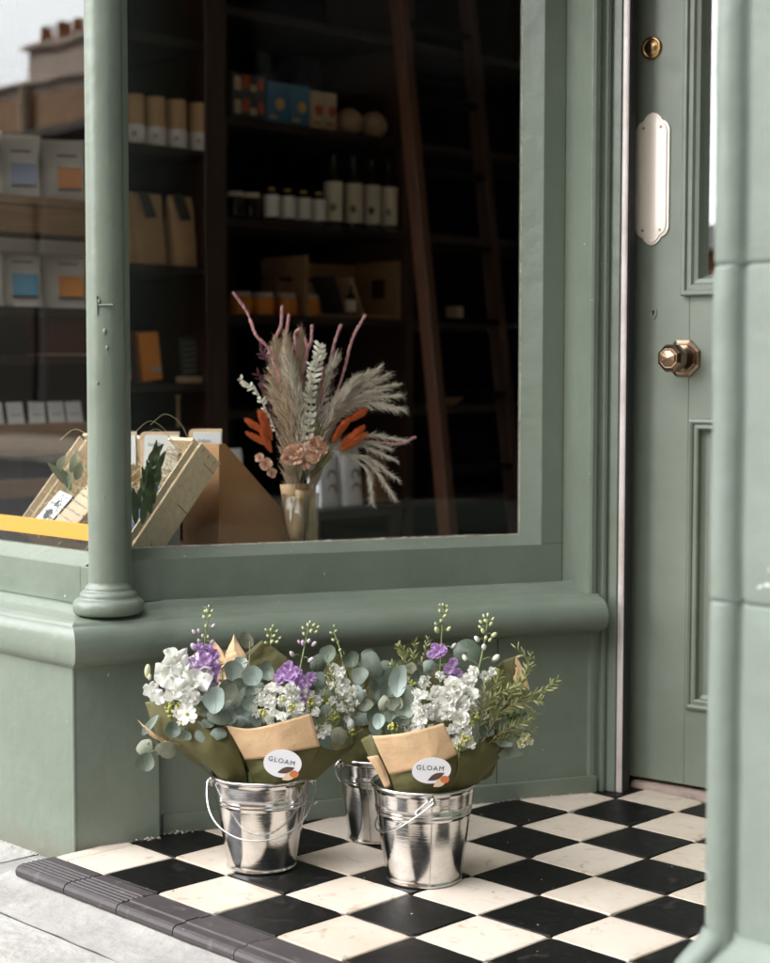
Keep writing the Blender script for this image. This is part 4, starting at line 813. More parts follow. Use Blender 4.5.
def folder(X, x0, x1, y0, z0, z1, lab):
    t = empty('paper_folder', X @ Vector(((x0+x1)/2, y0, z0)), lab, 'folder', 'white papers in kraft folders')
    b = MB(); r_ = .012
    out = [(x0, z0), (x1, z0), (x1, z1)]+[(x0+r_-r_*math.sin(a_), z1-r_+r_*math.cos(a_)) for a_ in np.linspace(0, PI/2, 5)]
    V0 = [X @ Vector((x, y0+.012, z)) for x, z in out]; V1 = [X @ Vector((x, y0+.015, z)) for x, z in out]; n = len(out)
    b.add(V0+V1, [tuple(range(n)), tuple(range(2*n-1, n-1, -1))]+[(i, n+i, n+(i+1) % n, (i+1) % n) for i in range(n)]); b.build('folder_back', 'card_light', t)
    b = MB(); P = [(x0+.004, z0), (x1-.001, z0), (x1-.001, z1-.008), (x0+.012, z1-.008)]
    b.add([X @ Vector((x, y, z)) for y in (y0, y0+.011) for x, z in P], [(0, 1, 2, 3), (7, 6, 5, 4)]+[(i, 4+i, 4+(i+1) % 4, (i+1) % 4) for i in range(4)]); b.build('paper_stack', 'white', t)
    b = MB(); xx = x0+.02
    for k in range(7): b.box(xx, xx+.003, y0-.0006, y0+.0002, z1-.03+rnd(-.003, .003), z1-.026+rnd(0, .004), 0, X); xx += .0045
    b.build('script', 'grey_bag', t)
XF = Matrix.Translation(at(188, 470, (FL-CAM).dot(fw)+.105)) @ Matrix.Rotation(fyaw, 4, 'Z'); XF.translation.z = .49
folder(XF, .0, .075, .0, .0, .263, 'white papers in a kraft folder on top of the cardboard file')
XG = Matrix.Translation(at(139, 470, 3.60)) @ Matrix.Rotation(fyaw, 4, 'Z'); XG.translation.z = .49
folder(XG, .0, .085, .0, .0, .263, 'white papers in a kraft folder behind the bay leaves')
XH = Matrix.Translation(at(108, 470, 3.61)) @ Matrix.Rotation(fyaw, 4, 'Z'); XH.translation.z = .49
folder(XH, .0, .06, .0, .0, .263, 'white papers in a kraft folder half hidden by the column')
# ---- dried flowers in a glass vase
DV = -.31
vb = Sp(300.5, 545, DV); vb.z = .4875; VT = (vb-CAM).dot(fw)
def dp(px, py, c=0.0): return at(px, py, VT-c)
mb = MB(); mb.lathe([(.0, .003), (.036, .003), (.038, .006), (.038, .134), (.040, .134), (.040, 0), (0, 0)], Matrix.Translation(vb), 32); tag(mb.build('glass_vase', 'jar_glass'), 'straight clear glass vase holding the dried flowers', 'vase')
dr = empty('dried_bouquet', vb+Vector((0, 0, .01)), 'dried bouquet of pampas, amaranth and orange grass in the shop window', 'bouquet')
def cone_paper(c0, c1, r0, r1, a0, a1, name, m, par, wob=.004, n=20, slant=0):
    b = MB(); P = []; ax = (c1-c0).normalized(); fx = TOC-ax*TOC.dot(ax); fx.normalize(); fy = ax.cross(fx)
    for i in range(6):
        v = i/5; row = []
        for k in range(n+1):
            a_ = a0+(a1-a0)*k/n; r_ = r0+(r1-r0)*v+wob*math.sin(a_*3+v*2)*v
            row.append(c0+(c1-c0)*v*(1+slant*math.sin(a_))+(fx*math.cos(a_)+fy*math.sin(a_))*r_)
        P.append(row)
    b.grid(P); return b.build(name, m, par, solid=.0008)
cone_paper(dp(296, 541), dp(294, 484), .013, .030, -2.6, 2.6, 'kraft_wrap', 'kraft', dr)
cone_paper(dp(298, 540, .012), dp(301, 490, .014), .012, .019, -1.5, 1.5, 'kraft_wrap', 'kraft', dr)
def stems(name, m, lst, r=.0016):
    b = MB()
    for p in lst: b.tube(curve(p, 8), r, 5)
    return b.build(name, m, dr)
stems('stem_bundle', 'straw', [[dp(305+k*1.4, 544, rnd(-.01, .012)), dp(307+k*1.0, 512, rnd(-.01, .012)), dp(311+k*.4, 470, 0)] for k in range(10)])
stems('stem_bundle', 'stem_brown', [[dp(290+k*1.5, 543, rnd(-.01, .01)), dp(294+k*.6, 500), dp(291+k*1.6, 440)] for k in range(9)])
def plume(path, width, n, fl, m, name, droop=.2, r=.0006, side=None, core=True, dens=2.2):
    b = MB(); pts = curve(path, 24)
    if core: b.tube(pts, .0012, 5)
    for k in range(n):
        u = (k+rnd(0, 1))/n; i = min(int(u*24), 23); p = pts[i].lerp(pts[i+1], u*24-i); t_ = (pts[i+1]-pts[i]).normalized()
        o = jit((0, 0, 0), 1).normalized(); o = (o-t_*o.dot(t_)).normalized()
        wv = width*(math.sin(PI*min(1, u*.85+.12))**.7)
        q = p+t_*fl*rnd(.5, 1.1)+o*wv*rnd(.3, 1.45); mid = p.lerp(q, .5)+o*wv*.2
        q = q-UP*droop*fl*rnd(0, 1)
        b.tube([p, mid, q], [r, r*dens, r*.5], 4, caps=False)
        for h_ in range(5):
            w2 = p.lerp(q, rnd(.3, 1)); b.tube([w2, w2+t_*.007+o*.004+jit((0, 0, 0), .006)], [r*.7, r*.3], 3, caps=False)
    return b.build(name, m, dr)
plume([dp(293, 500), dp(288, 430), dp(280, 390), dp(277, 350)], .026, 760, .036, 'tan', 'pampas_plume', .1)
plume([dp(296, 500, .02), dp(292, 430, .02), dp(291, 390, .02), dp(287, 345, .02)], .022, 520, .036, 'tan', 'pampas_plume', .1)
plume([dp(300, 500, -.02), dp(298, 420, -.02), dp(299, 370, -.02), dp(301, 340, -.02)], .018, 360, .036, 'tan', 'pampas_plume', .1)
for e, mid in (((376, 371), (348, 395)), ((392, 386), (355, 400)), ((400, 409), (360, 404)), ((384, 376), (350, 398)), ((366, 374), (342, 395)), ((395, 396), (352, 402)), ((372, 392), (345, 402)), ((356, 380), (338, 402))):
    plume([dp(316, 470), dp(328, 425), dp(*mid), dp(*e)], .013, 190, .024, 'oat', 'grass_plume', .25, .00055)
for e, mid in (((393, 459), (360, 446)), ((372, 499), (366, 470)), ((393, 496), (370, 465)), ((396, 478), (366, 458)), ((388, 448), (360, 442)), ((402, 440), (365, 436))):
    plume([dp(312, 490, .01), dp(330, 450, .02), dp(*mid, .02), dp(*e, .02)], .007, 120, .016, 'oat', 'grass_plume', .1, .00055)
def strand(path, r=.0034):
    b = MB(); pts = curve(path, 46); b.tube(pts, [r*(.75+.25*math.sin(k*1.7)) * (1 if k < 40 else (47-k)/7) for k in range(47)], 7)
    for k in range(420):
        i = random.randrange(46); p = pts[i]+jit((0, 0, 0), 1).normalized()*r*.9; b.ell(p, .0015*rnd(.6, 1.3), .0015, .0018, seg=5, rings=3)
    b.build('amaranth_strand', 'pink', dr)
for pth in ([(234, 293), (247, 312), (256, 335), (270, 352), (284, 400)], [(282, 307), (281, 325), (276, 345), (284, 400)], [(289, 315), (287, 330), (285, 348), (290, 400)], [(312, 325), (311, 342), (305, 360), (300, 420)], [(300, 329), (295, 334), (296, 350), (298, 400)], [(305, 338), (307, 352), (302, 380)], [(340.7, 325.6), (334, 345), (329, 371), (318, 430)], [(365, 315.5), (352, 340), (344, 371), (325, 430)], [(415, 437), (400, 444), (383, 443), (345, 440)], [(322, 362), (322, 385), (318, 430)], [(293, 345), (291, 365), (294, 420)]):
    strand([dp(x, y, rnd(-.02, .015)) for x, y in pth], .0029)
def ruscus(path, n, L_, name='ruscus_sprig'):
    b = MB(); pts = curve(path, 20); b.tube(pts, .0012, 5)
    for k in range(n):
        u = (k+.5)/n; i = min(int(u*20), 19); p = pts[i]; t_ = (pts[i+1]-pts[i]).normalized(); o = jit((0, 0, 0), 1); o = (o-t_*o.dot(t_)).normalized()
        leaf(b, p, t_*.7+o, TOC+jit((0, 0, 0), .6), L_*rnd(.7, 1.2), L_*.42)
    b.build(name, 'bleached', dr)
plume([dp(300, 480, .02), dp(300, 430, .025), dp(296, 395, .03), dp(289, 362, .03)], .02, 300, .034, 'oat', 'pampas_plume', .1)
plume([dp(306, 480, .0), dp(314, 430, .0), dp(322, 395, .0), dp(334, 362, .0)], .018, 300, .034, 'oat', 'grass_plume', .15)
plume([dp(306, 480, .01), dp(318, 440, .01), dp(334, 410, .01), dp(352, 384, .01)], .018, 300, .034, 'oat', 'grass_plume', .15)
ruscus([dp(309, 470, .035), dp(310, 420, .035), dp(314, 375, .03), dp(322, 343, .03)], 170, .018)
ruscus([dp(304, 470, .035), dp(305, 430, .035), dp(308, 390, .03), dp(312, 362, .03)], 60, .015)
ruscus([dp(280, 440, .0), dp(266, 410, 0), dp(255, 390, 0), dp(239, 378, 0)], 34, .014)
ruscus([dp(284, 420, -.01), dp(272, 375, -.01), dp(267, 352, -.01)], 26, .012)
def tail(a_, b__, r):
    b = MB(); d = (b__-a_); n = 9; b.tube([a_.lerp(b__, k/n) for k in range(n+1)], [r*.5*max(.12, math.sin(PI*min(1, (k+.6)/(n+.7)))**.7) for k in range(n+1)], 10)
    for k in range(420):
        u = rnd(.0, 1); p = a_.lerp(b__, u); o = jit((0, 0, 0), 1).normalized(); rr = r*math.sin(PI*min(1, u*.9+.06))**.7
        b.tube([p+o*rr*.7, p+o*(rr+.0025)+d.normalized()*.008], [.0006, .0002], 3, caps=False)
    dn = d.normalized()
    for k in range(130):
        u = rnd(0, .95); p = a_.lerp(b__, u); o = jit((0, 0, 0), 1); o = (o-dn*o.dot(dn)).normalized(); leaf(b, p, dn*rnd(.9, 1.6)+o*.7, o, r*rnd(1.4, 2.3)*(1.1-.5*u), r*.42, 0, .3, .15)
    b.build('orange_grass_head', 'orange_tail', dr)
for x0, y0, x1, y1, r in ((268, 436, 260, 413, .007), (272, 440, 264, 414, .0055), (263, 432, 248, 421, .006), (271, 452, 262, 431, .007), (270, 446, 249, 434, .0055), (334, 438, 348, 420, .007), (340, 446, 362, 428, .007), (350, 421, 364, 411, .007), (343, 447, 364, 435, .0065), (332, 442, 342, 428, .006), (340, 450, 354, 443, .006)):
    tail(dp(x0, y0, .03), dp(x1, y1, .035), r*1.05)
def petal(mb, X, L, W, m=0, cup=.3, wave=.12, nb=5, nl=5, ph=0.):
    """one petal in the local xz half-plane: grows along +x, cups to +z"""
    P = []
    for i in range(nl+1):
        v = i/nl; w_ = W*.5*(math.sin(PI*(.08+.72*v))**.75); row = []
        for k in range(nb):
            q = -1+2*k/(nb-1)
            row.append(X @ Vector((L*(v-.06*v*q*q), w_*q, L*(cup*v*v*1.0+.12*q*q*v)+wave*L*v*(math.sin(q*4.2+ph)+.5*math.sin(q*9+ph*2)*v)*(.4+v))))
        P.append(row)
    mb.grid(P, m)
def blossom(mb, c, d, R, n=5, layers=2, m=0, cup=.3, wave=.12, W=1.0, mc=None, rc=.12):
    for l in range(layers):
        k_ = 1-.3*l
        for i in range(n):
            X = frame(d, 2*PI*(i+.5*l)/n+rnd(-.2, .2)+l, c) @ Matrix.Rotation(rnd(-.12, .12)-.30*l, 4, 'Y')
            petal(mb, X, R*k_*rnd(.85, 1.1), R*k_*W*rnd(.9, 1.1), m, cup+.25*l, wave, ph=rnd(0, 6))
    if mc is not None: mb.ell(Vector(c)+Vector(d).normalized()*R*.12, R*rc, R*rc, R*rc, seg=7, rings=4, m=mc)
for x, y, R in ((286, 458, .010), (305, 463, .010), (322, 449, .010), (260, 458, .008), (295, 454, .017), (314.5, 444, .014), (315, 457, .013), (266, 465, .011), (272, 473, .008), (300, 449, .009)):
    b = MB(); blossom(b, dp(x, y, .05), TOC+jit((0, 0, .25), .3), R*1.35, 7, 4, cup=.35, wave=.22); b.build('peach_carnation', 'peach', dr)
b = MB(); base = dp(310, 480, .03)
P = []
for k in range(19):
    q = k/18; tipx = 313+q*19; tipy = 419+abs(q-.15)*28 if q > .15 else 419+(.15-q)*120
    tip = dp(tipx, tipy+ (0 if q < .5 else (q-.5)*30), .03+.012*(k % 2)); mid = base.lerp(tip, .5)
    P.append([base+RGT*(q-.5)*.004, mid, tip])
b.grid(list(map(list, zip(*P))), 0, False); b.build('palm_spear', 'palm', dr, solid=.0008)
for pth, n in (([(300, 490), (296, 450), (293, 425)], 70), ([(280, 440), (268, 405), (259, 375)], 50), ([(305, 470), (300, 440), (298, 415)], 60), ([(285, 430), (277, 390), (262, 350)], 40), ([(318, 440), (326, 400), (331, 372)], 40)):
    b = MB(); pts = curve([dp(x, y, -.005) for x, y in pth], 16); b.tube(pts, .001, 4)
    for k in range(n): leaf(b, pts[random.randrange(17)], jit((0, 0, .8), .9), TOC+jit((0, 0, 0), .5), .018, .006)
    b.build('burgundy_sprig', 'burgundy', dr)
# ================================================================== BUCKETS
def bucket(c, r0, r1, H, lug_ang, handle, label, seam=None):
    t = empty('metal_bucket', c, label, 'bucket', 'galvanised buckets of flowers'); X = Matrix.Translation(c); b = MB()
    def R(z): return r0+(r1-r0)*z/H
    prof = [(0, .006), (r0-.003, .006), (r0-.002, .001), (r0+.001, .0), (r0+.0025, .002), (r0+.0025, .005), (R(.008), .0075)]
    zb = H*.735
    prof += [(R(z), z) for z in np.linspace(.012, zb-.009, 8)]
    for z in (zb-.003, zb+.0035): prof += [(R(z-.0022), z-.0022), (R(z)+.0013, z-.0008), (R(z)+.0013, z+.0008), (R(z+.0022), z+.0022)]
    prof += [(R(z), z) for z in np.linspace(zb+.014, H-.006, 5)]
    prof += [(r1+.001, H-.004), (r1+.0032, H-.0028), (r1+.004, H), (r1+.0028, H+.0025), (r1, H+.003), (r1-.002, H), (r1-.003, H-.01), (R(H*.5)-.002, H*.5), (r0-.002, .008)]
    b.lathe(prof, X, 72)
    # slight dents so that reflections wander
    V = []
    for v in b.v:
        p = Vector(v)-c; a_ = math.atan2(p.y, p.x); k = .0016*noise.noise(Vector((math.cos(a_)*2.2, math.sin(a_)*2.2, p.z*14+c.x*30))); q = Vector((p.x, p.y, 0)).normalized()*k; V.append(tuple(Vector(v)+q))
    b.v = V; b.build('bucket_body', 'steel', t)
    if seam is not None:
        b = MB(); d = Vector((math.cos(seam), math.sin(seam), 0)); b.tube([c+d*(R(z)+.0004)+UP*z for z in (.008, H*.3, H*.6, H-.006)], .0011, 6); b.build('seam', 'steel', t)
    L = [c+Vector((math.cos(a_), math.sin(a_), 0))*(r1+.004)+UP*(H-.014) for a_ in (lug_ang, lug_ang+PI)]
    for p, a_ in zip(L, (lug_ang, lug_ang+PI)):
        b = MB(); o = Vector((math.cos(a_), math.sin(a_), 0)); b.ell(p-o*.003, .005, .005, .009); tn = Vector((-o.y, o.x, 0))
        b.tube([p+o*.002+(tn*math.cos(q)+UP*math.sin(q))*.0055 for q in np.linspace(0, 2*PI, 13)], .0013, 6); b.build('lug', 'steel', t)
    b = MB(); ax = (L[1]-L[0]).normalized(); Rh = (L[1]-L[0]).length/2; mid = (L[0]+L[1])/2
    pts = []
    for q in np.linspace(0, PI, 36): pts.append(mid-ax*(Rh+.004)*math.cos(q)+handle*(math.sin(q)**.8))
    b.tube([L[0]+UP*.004]+pts+[L[1]+UP*.004], .0015, 8); b.build('handle', 'wire', t)
    return t
H = .158
def ground_c(px, py, r): p = Zp(px, py); return Vector((p.x, p.y, 0))-TOC*r
C1 = ground_c(259.5, 875.5, .06); C2 = ground_c(424, 888.5, .061); C3 = ground_c(381, 845.5, .06)
aR = math.atan2(RGT.y, RGT.x)
bucket(C1, .06, .0885, H+.010, aR+.06, TOC*.084-UP*.086-RGT*.002, 'steel bucket with two bouquets at the left, its handle hanging in front', None)
bucket(C2, .0655, .0885, H+.012, aR-1.42, -RGT*.082-UP*.066+TOC*.01, 'steel bucket with the bouquet at the right, nearest the door', aR-1.42)
bucket(C3, .06, .0855, H+.002, aR+.4, -TOC*.084-UP*.08, 'steel bucket standing behind between the two others', aR-1.9)
# ================================================================== BOUQUETS
T1, T2, T3 = [(c+UP*.16-CAM).dot(fw) for c in (C1, C2, C3)]
class Bq:
    def __init__(s, T, loc, label): s.T = T; s.o = empty('flower_bouquet', loc, label, 'bouquet', 'wrapped bouquets in buckets')
    def p(s, px, py, c=0.): return at(px, py, s.T-c)
    def sheet(s, rows, m, name='wrapping_paper', nu=14, nv=8, crinkle=.0030, lin=False):
        nu, nv = nu*2, nv*2
        def line(pts, n):
            pts = [Vector(p) for p in pts]; k = len(pts)-1; return [pts[min(int(u*k), k-1)].lerp(pts[min(int(u*k), k-1)+1], u*k-min(int(u*k), k-1)) for u in [i/n for i in range(n+1)]]
        cf = line if lin else curve
        R = [cf([s.p(*q) for q in r], nu) for r in rows]; P = []; ph_ = Vector((rnd(0, 9), rnd(0, 9), rnd(0, 9)))
        cols = [cf([r[k] for r in R], nv) if len(R) > 2 else [R[0][k].lerp(R[1][k], q/nv) for q in range(nv+1)] for k in range(nu+1)]
        for q in range(nv+1):
            P.append([cols[k][q]+TOC*crinkle*(1.1*noise.noise(cols[k][q]*26+ph_)+1.5*(.35-abs(noise.noise(cols[k][q]*34+ph_*2)))+.7*(.3-abs(noise.noise(cols[k][q]*80+ph_)))) for k in range(nu+1)])
        b = MB(); b.grid(P); return b.build(name, m, s.o, solid=.0005)
    def euca(s, leaves, stem=None, name='eucalyptus_sprig'):
        b = MB(); sp = curve([s.p(*q) for q in stem], 14)
        b.tube(sp, [.0017-.0008*k/14 for k in range(15)], 6, 1)
        for q in leaves:
            px, py, rx, ry, c = q[:5]; rot = q[5] if len(q) > 5 else 0; m = 2 if len(q) > 6 else random.choice((0, 0, 3, 4, 2)); k = s.T/F_PX
            n_ = (TOC+jit((0, 0, .25), .42)).normalized(); r_ = (RGT-n_*RGT.dot(n_)).normalized(); u_ = n_.cross(r_)
            u_ = -u_ if u_.z < 0 else u_; ctr = s.p(px, py, c); cr, sr = math.cos(rot), math.sin(rot); cv = rnd(-.5, .7); fo = rnd(.05, .45); tw = rnd(-.5, .5); no_ = rnd(0, 6)
            P = []
            for i in range(5):
                v = i/4; row = []
                for a_ in range(18):
                    an = 2*PI*a_/18; wv = 1+.05*math.sin(an*3+no_)+.04*math.sin(an*5+no_*2); x, y = rx*k*v*math.cos(an)*wv, ry*k*v*math.sin(an)*(1+.08*math.cos(an))*wv; zz = (cv*(x*x+y*y)/(max(rx, ry)*k)+fo*abs(x)*.5+tw*x*y/(max(rx, ry)*k))
                    row.append(ctr+(r_*(x*cr-y*sr)+u_*(x*sr+y*cr))+n_*zz)
                P.append(row)
            b.grid(P, m, True, True)
            vv = [ctr+(r_*(-y_*sr)+u_*(y_*cr))*1+n_*(cv*y_*y_/(max(rx, ry)*k)+.0003) for y_ in [ry*k*q_ for q_ in (-1, -.5, 0, .5, .85)]]; b.tube(vv, [.0006, .0005, .0004, .0003, .0002], 4, 2, False)
            ne = min(sp, key=lambda v: (v-ctr).length); b.tube(curve([ne, ne.lerp(ctr, .5)-TOC*.004, ctr-n_*.0006], 5), .0007, 4, 1, False)
        return b.build(name, ['euca', 'stem_brown', 'euca_pale', 'euca_dark', 'euca_worn'], s.o)
    def stock(s, stem, florets, buds, m='white_petal', bm='green_bud', R=.0135, top=None, name='stock_stem'):
        b = MB(); pts = [s.p(*q) for q in stem]; cv = curve(pts, 16); b.tube(cv, [.0022-.0011*k/16 for k in range(17)], 6, 1)
        for q in florets:
            r_ = q[3] if len(q) > 3 else R; c = s.p(q[0], q[1], q[2]); near = min(cv, key=lambda v: (v-c).length); d = TOC*1.0+(c-near).normalized()*.5+jit((0, 0, .3), .45)
            blossom(b, c, d, r_*rnd(.85, 1.12), 5, 2, 0, .22, .17, 1.0, 3, .1)
            b.tube([near, c-d.normalized()*.002], .0008, 4, 1, False)
        for q in buds:
            c = s.p(q[0], q[1], q[2]); r_ = q[3]*1.12; k = q[4] if len(q) > 4 else 2; near = min(cv, key=lambda v: (v-c).length); d = ((c-near).normalized() if (c-near).length > 1e-4 else UP)*.6+UP*.7
            X = frame(d).to_3x3(); b.tube(curve([near-UP*.004, near.lerp(c, .5)+UP*.001, c-d.normalized()*r_], 5), .0008, 5, 1, False)
            b.ell(c, r_*.78, r_*.78, r_*1.25, X, 8, 6, k); b.ell(c-d.normalized()*r_*.5, r_*.68, r_*.68, r_*.95, X, 8, 6, 1)
        return b.build(name, [m, 'stem', bm, 'yellow_bud', 'white_petal', 'lilac_bud'], s.o)
    def cluster(s, pts, R, m='white_petal', name='white_blossom', n=5, layers=2, cup=.22, wave=.15, W=1.0, mc='yellow_bud', rc=.1):
        b = MB()
        for q in pts: blossom(b, s.p(q[0], q[1], q[2]), TOC*1.0+jit((0, 0, .3), .5), (q[3] if len(q) > 3 else R)*rnd(.85, 1.12), n, layers, 0, cup, wave, W, 1, rc)
        return b.build(name, [m, mc], s.o)
    def rosemary(s, path, n, L=.019, m='rosemary', wid=.0026):
        b = MB(); pts = curve([s.p(*q) for q in path], 20); b.tube(pts, [.0013-.0008*k/20 for k in range(21)], 5, 1)
        for k in range(n):
            u = .12+.88*(k+rnd(0, 1))/n; i = min(int(u*20), 19); p = pts[i].lerp(pts[i+1], u*20-i); t_ = (pts[i+1]-pts[i]).normalized(); o = jit((0, 0, 0), 1); o = (o-t_*o.dot(t_)).normalized()
            leaf(b, p, t_*rnd(.6, 1.3)+o, jit(TOC, .6), L*rnd(.65, 1.15)*(1-.35*u), wid, 0, .3, rnd(-.15, .25))
        b.build('rosemary_sprig', [m, 'stem_brown'], s.o)
    def beads(s, pts, m='yellow_bud', name='bud_cluster', r=.0022, spread=.008, n=16):
        for q in pts:
            b = MB(); c = s.p(*q[:3]); b.tube([c-UP*.02, c], .0008, 4, 1)
            for k in range(n): v = c+jit((0, 0, 0), spread); b.ell(v, r*rnd(.7, 1.2), r*rnd(.7, 1.2), r*1.2, seg=6, rings=4); b.tube([c-UP*.008, v], .0005, 3, 1, False)
            b.build(name, [m, 'stem'], s.o)
    def stickerat(s, px, py, c, rx, ry, nrm, tilt=0.):
        k = s.T/F_PX; n_ = Vector(nrm).normalized(); r_ = (RGT-n_*RGT.dot(n_)).normalized(); u_ = n_.cross(r_); ctr = s.p(px, py, c)
        ct, st = math.cos(tilt), math.sin(tilt); r_, u_ = r_*ct+u_*st, u_*ct-r_*st
        X = basis(r_, u_, n_, ctr); b = MB(); b.prism([(rx*k*math.cos(a_), ry*k*math.sin(a_)) for a_ in np.linspace(0, 2*PI, 40, endpoint=False)], -.0003, .0003, X)
        so = b.build('sticker', 'sticker', s.o)
        def sub(b2, nm, mt):
            o = b2.build(nm, mt, so); o.matrix_parent_inverse = so.matrix_parent_inverse; o.parent = so; o.matrix_parent_inverse = Matrix(); o.matrix_basis = Matrix.Translation(s.o.location)@Matrix.Translation(-s.o.location); return o
        b2 = MB(); W_ = rx*k
        def lf(cx, cy, L, Wd, an):
            return [(cx+L*(v-.5)*math.cos(an)-sg*Wd*math.sin(PI*v)*math.sin(an), cy+L*(v-.5)*math.sin(an)+sg*Wd*math.sin(PI*v)*math.cos(an)) for sg, vs in ((1, np.linspace(0, 1, 9)), (-1, np.linspace(1, 0, 9)[1:-1])) for v in vs]
        b2.prism(lf(.22*W_, -.34*W_, .95*W_, .17*W_, .35), .0003, .0006, X, 0); b2.prism(lf(.42*W_, -.66*W_, .85*W_, .2*W_, .5), .0003, .0007, X, 2)
        b2.prism([(.66*W_+.24*W_*math.cos(a_)*(1 if a_ < 4 else .9), -.52*W_+.2*W_*math.sin(a_)) for a_ in np.linspace(0, 2*PI, 16, endpoint=False)], .0003, .0009, X, 1)
        b2.build('leaf_motif', ['brown_ink', 'rust_ink', 'sand_ink'], s.o).parent = so
        mot = so.children[-1] if so.children else None
        tx = text_mesh('GLOAM', .36*W_, X @ Matrix.Translation((-.06*W_, .13*W_, .0006)) @ Matrix.Rotation(-.13, 4, 'Z'), 'lettering', 'ink', None, .0001, 1.25)
        tx.parent = so
        I = (Matrix.Translation(s.o.location) @ so.matrix_parent_inverse).inverted()
        for ch in so.children: ch.matrix_parent_inverse = I
        return so
for C_, n_, r_ in ((C1, 46, .05), (C2, 40, .05), (C3, 40, .05)):
    b_ = MB()
    for k in range(n_):
        a_ = rnd(0, 6.28); q_ = r_*math.sqrt(rnd(0, 1)); p_ = C_+Vector((q_*math.cos(a_), q_*math.sin(a_), 0)); b_.tube([C_+(p_-C_)*.6+UP*.012, p_+UP*.12, p_+(p_-C_)*.25+UP*.2], rnd(.0015, .003), 6)
    tag(b_.build('cut_stems', 'stem'), ['cut flower stems standing inside the left bucket', 'cut flower stems standing inside the right bucket', 'cut flower stems standing inside the middle bucket'][[C1, C2, C3].index(C_)], 'stems', kind='stuff')
# ---- bouquet A: left, at the back of the left bucket
A = Bq(T1, C1+UP*.02-RGT*.03, 'left bouquet in olive paper with white sweet peas and tall lilac stock')
A.sheet([[(145, 702, .02), (166, 700, .05), (190, 712, .07), (222, 724, .05)], [(152, 722, .03), (175, 720, .065), (205, 732, .085), (236, 742, .06)], [(163, 740, .03), (190, 748, .07), (215, 755, .085), (243, 762, .06)], [(212, 770, .03), (220, 776, .055), (231, 779, .065), (247, 781, .05)], [(222, 800, .02), (229, 803, .04), (236, 803, .045), (245, 803, .04)]], 'olive', nu=18, nv=16)
A.sheet([[(146, 702, -.01), (160, 708, .01), (178, 716, .02)], [(158, 730, .0), (172, 740, .02), (190, 750, .03)], [(172, 746, .01), (190, 760, .02), (214, 778, .02)]], 'olive')
A.sheet([[(138, 720, .045), (141, 723, .05), (148, 728, .055)], [(150, 735, .045), (154, 736, .05), (158, 736, .055)], [(166, 744, .05), (167, 743, .05), (168, 742, .055)]], 'kraft', 'kraft_band', 8, 6)
A.sheet([[(213, 639, -.045), (214.5, 641, -.045), (222, 650, -.04)], [(212, 668, -.04), (218, 668, -.035), (230, 668, -.03)], [(216, 700, -.035), (224, 700, -.03), (236, 700, -.03)]], 'kraft', 'kraft_band', 8, 8, lin=True)
A.sheet([[(232, 640, -.05), (234, 634, -.05), (237, 641, -.05)], [(224, 656, -.04), (234, 652, -.035), (247, 656, -.04)], [(222, 690, -.03), (234, 690, -.025), (248, 690, -.03)]], 'kraft', 'kraft_band', 8, 8, lin=True)
A.sheet([[(242, 656, -.055), (252, 648, -.05), (262, 640, -.05)], [(238, 690, -.05), (252, 690, -.045), (266, 690, -.05)], [(228, 760, -.03), (244, 760, -.03), (256, 760, -.03)]], 'olive', nv=10, lin=True)
A.sheet([[(200, 665, -.05), (214, 652, -.055), (235, 650, -.06)], [(190, 710, -.04), (214, 705, -.04), (240, 705, -.05)], [(212, 770, -.01), (225, 772, -.01), (240, 772, -.02)]], 'olive', nv=10)
A.sheet([[(226, 655, -.035), (236, 651, -.03), (247, 664, -.03)], [(224, 682, -.03), (236, 682, -.022), (250, 684, -.025)], [(228, 715, -.02), (238, 715, -.018), (250, 715, -.02)]], 'kraft', 'kraft_band', 8, 8, lin=True)
A.stock([(226, 780, .0), (214, 720, .03), (205, 670, .03), (205, 640, .02), (209, 613, .02)],
        [(196, 664, .05), (211, 663, .05), (205, 672, .06), (201, 655, .045), (213, 672, .05), (195, 675, .055), (206, 685, .06), (213, 654, .04), (200, 686, .055), (212, 682, .05), (205, 661, .055)],
        [(194, 647, .035, .0062, 5), (194, 632, .025, .0038, 5), (199, 631, .03, .0034, 5), (203, 636, .035, .0036, 5), (208, 637, .035, .003, 2), (213.5, 626, .025, .0038, 5), (206, 626, .03, .0032, 2), (204, 617, .02, .003, 2), (210, 616, .025, .003, 2), (207, 611, .02, .003, 2), (212, 611, .02, .0026, 2), (205, 611.5, .02, .0025, 2), (212, 642, .03, .004, 5), (209, 606, .02, .002, 2), (199, 641, .04, .0036, 5)], 'lilac', 'green_bud', .0128)
A.cluster([(167, 675, .065, .024), (183, 666, .055, .025), (193, 684, .075, .027), (177, 690, .085, .024), (204, 674, .06, .017), (173, 658, .045, .018), (190, 697, .088, .019)], .024, 'white_petal', 'sweet_pea', 3, 2, .12, .42, 1.6, 'cream_petal', .05)
A.cluster([(151, 690, .06, .017), (157, 697, .065, .014)], .015, 'white_petal', 'sweet_pea', 3, 1, .2, .3, 1.4, 'cream_petal', .05)
b = MB(); b.ell(A.p(147.5, 671, .04), .0055, .0055, .013, frame((.15, 0, 1)).to_3x3(), 8, 7); b.ell(A.p(149.5, 677, .042), .004, .004, .006, None, 8, 6); b.build('pale_bud', 'cream_petal', A.o)
A.cluster([(187, 714, .10, .021)], .02, 'white_petal', 'nigella_flower', 8, 1, .05, .06, .55, 'yellow_bud', .16)
A.cluster([(176, 712, .09, .010), (181, 722, .09, .009)], .01, 'white_petal', 'nigella_flower', 6, 1, .05, .06, .5, 'yellow_bud', .2)
A.beads([(172, 703, .07), (179, 706, .075), (170, 712, .07)], n=18)
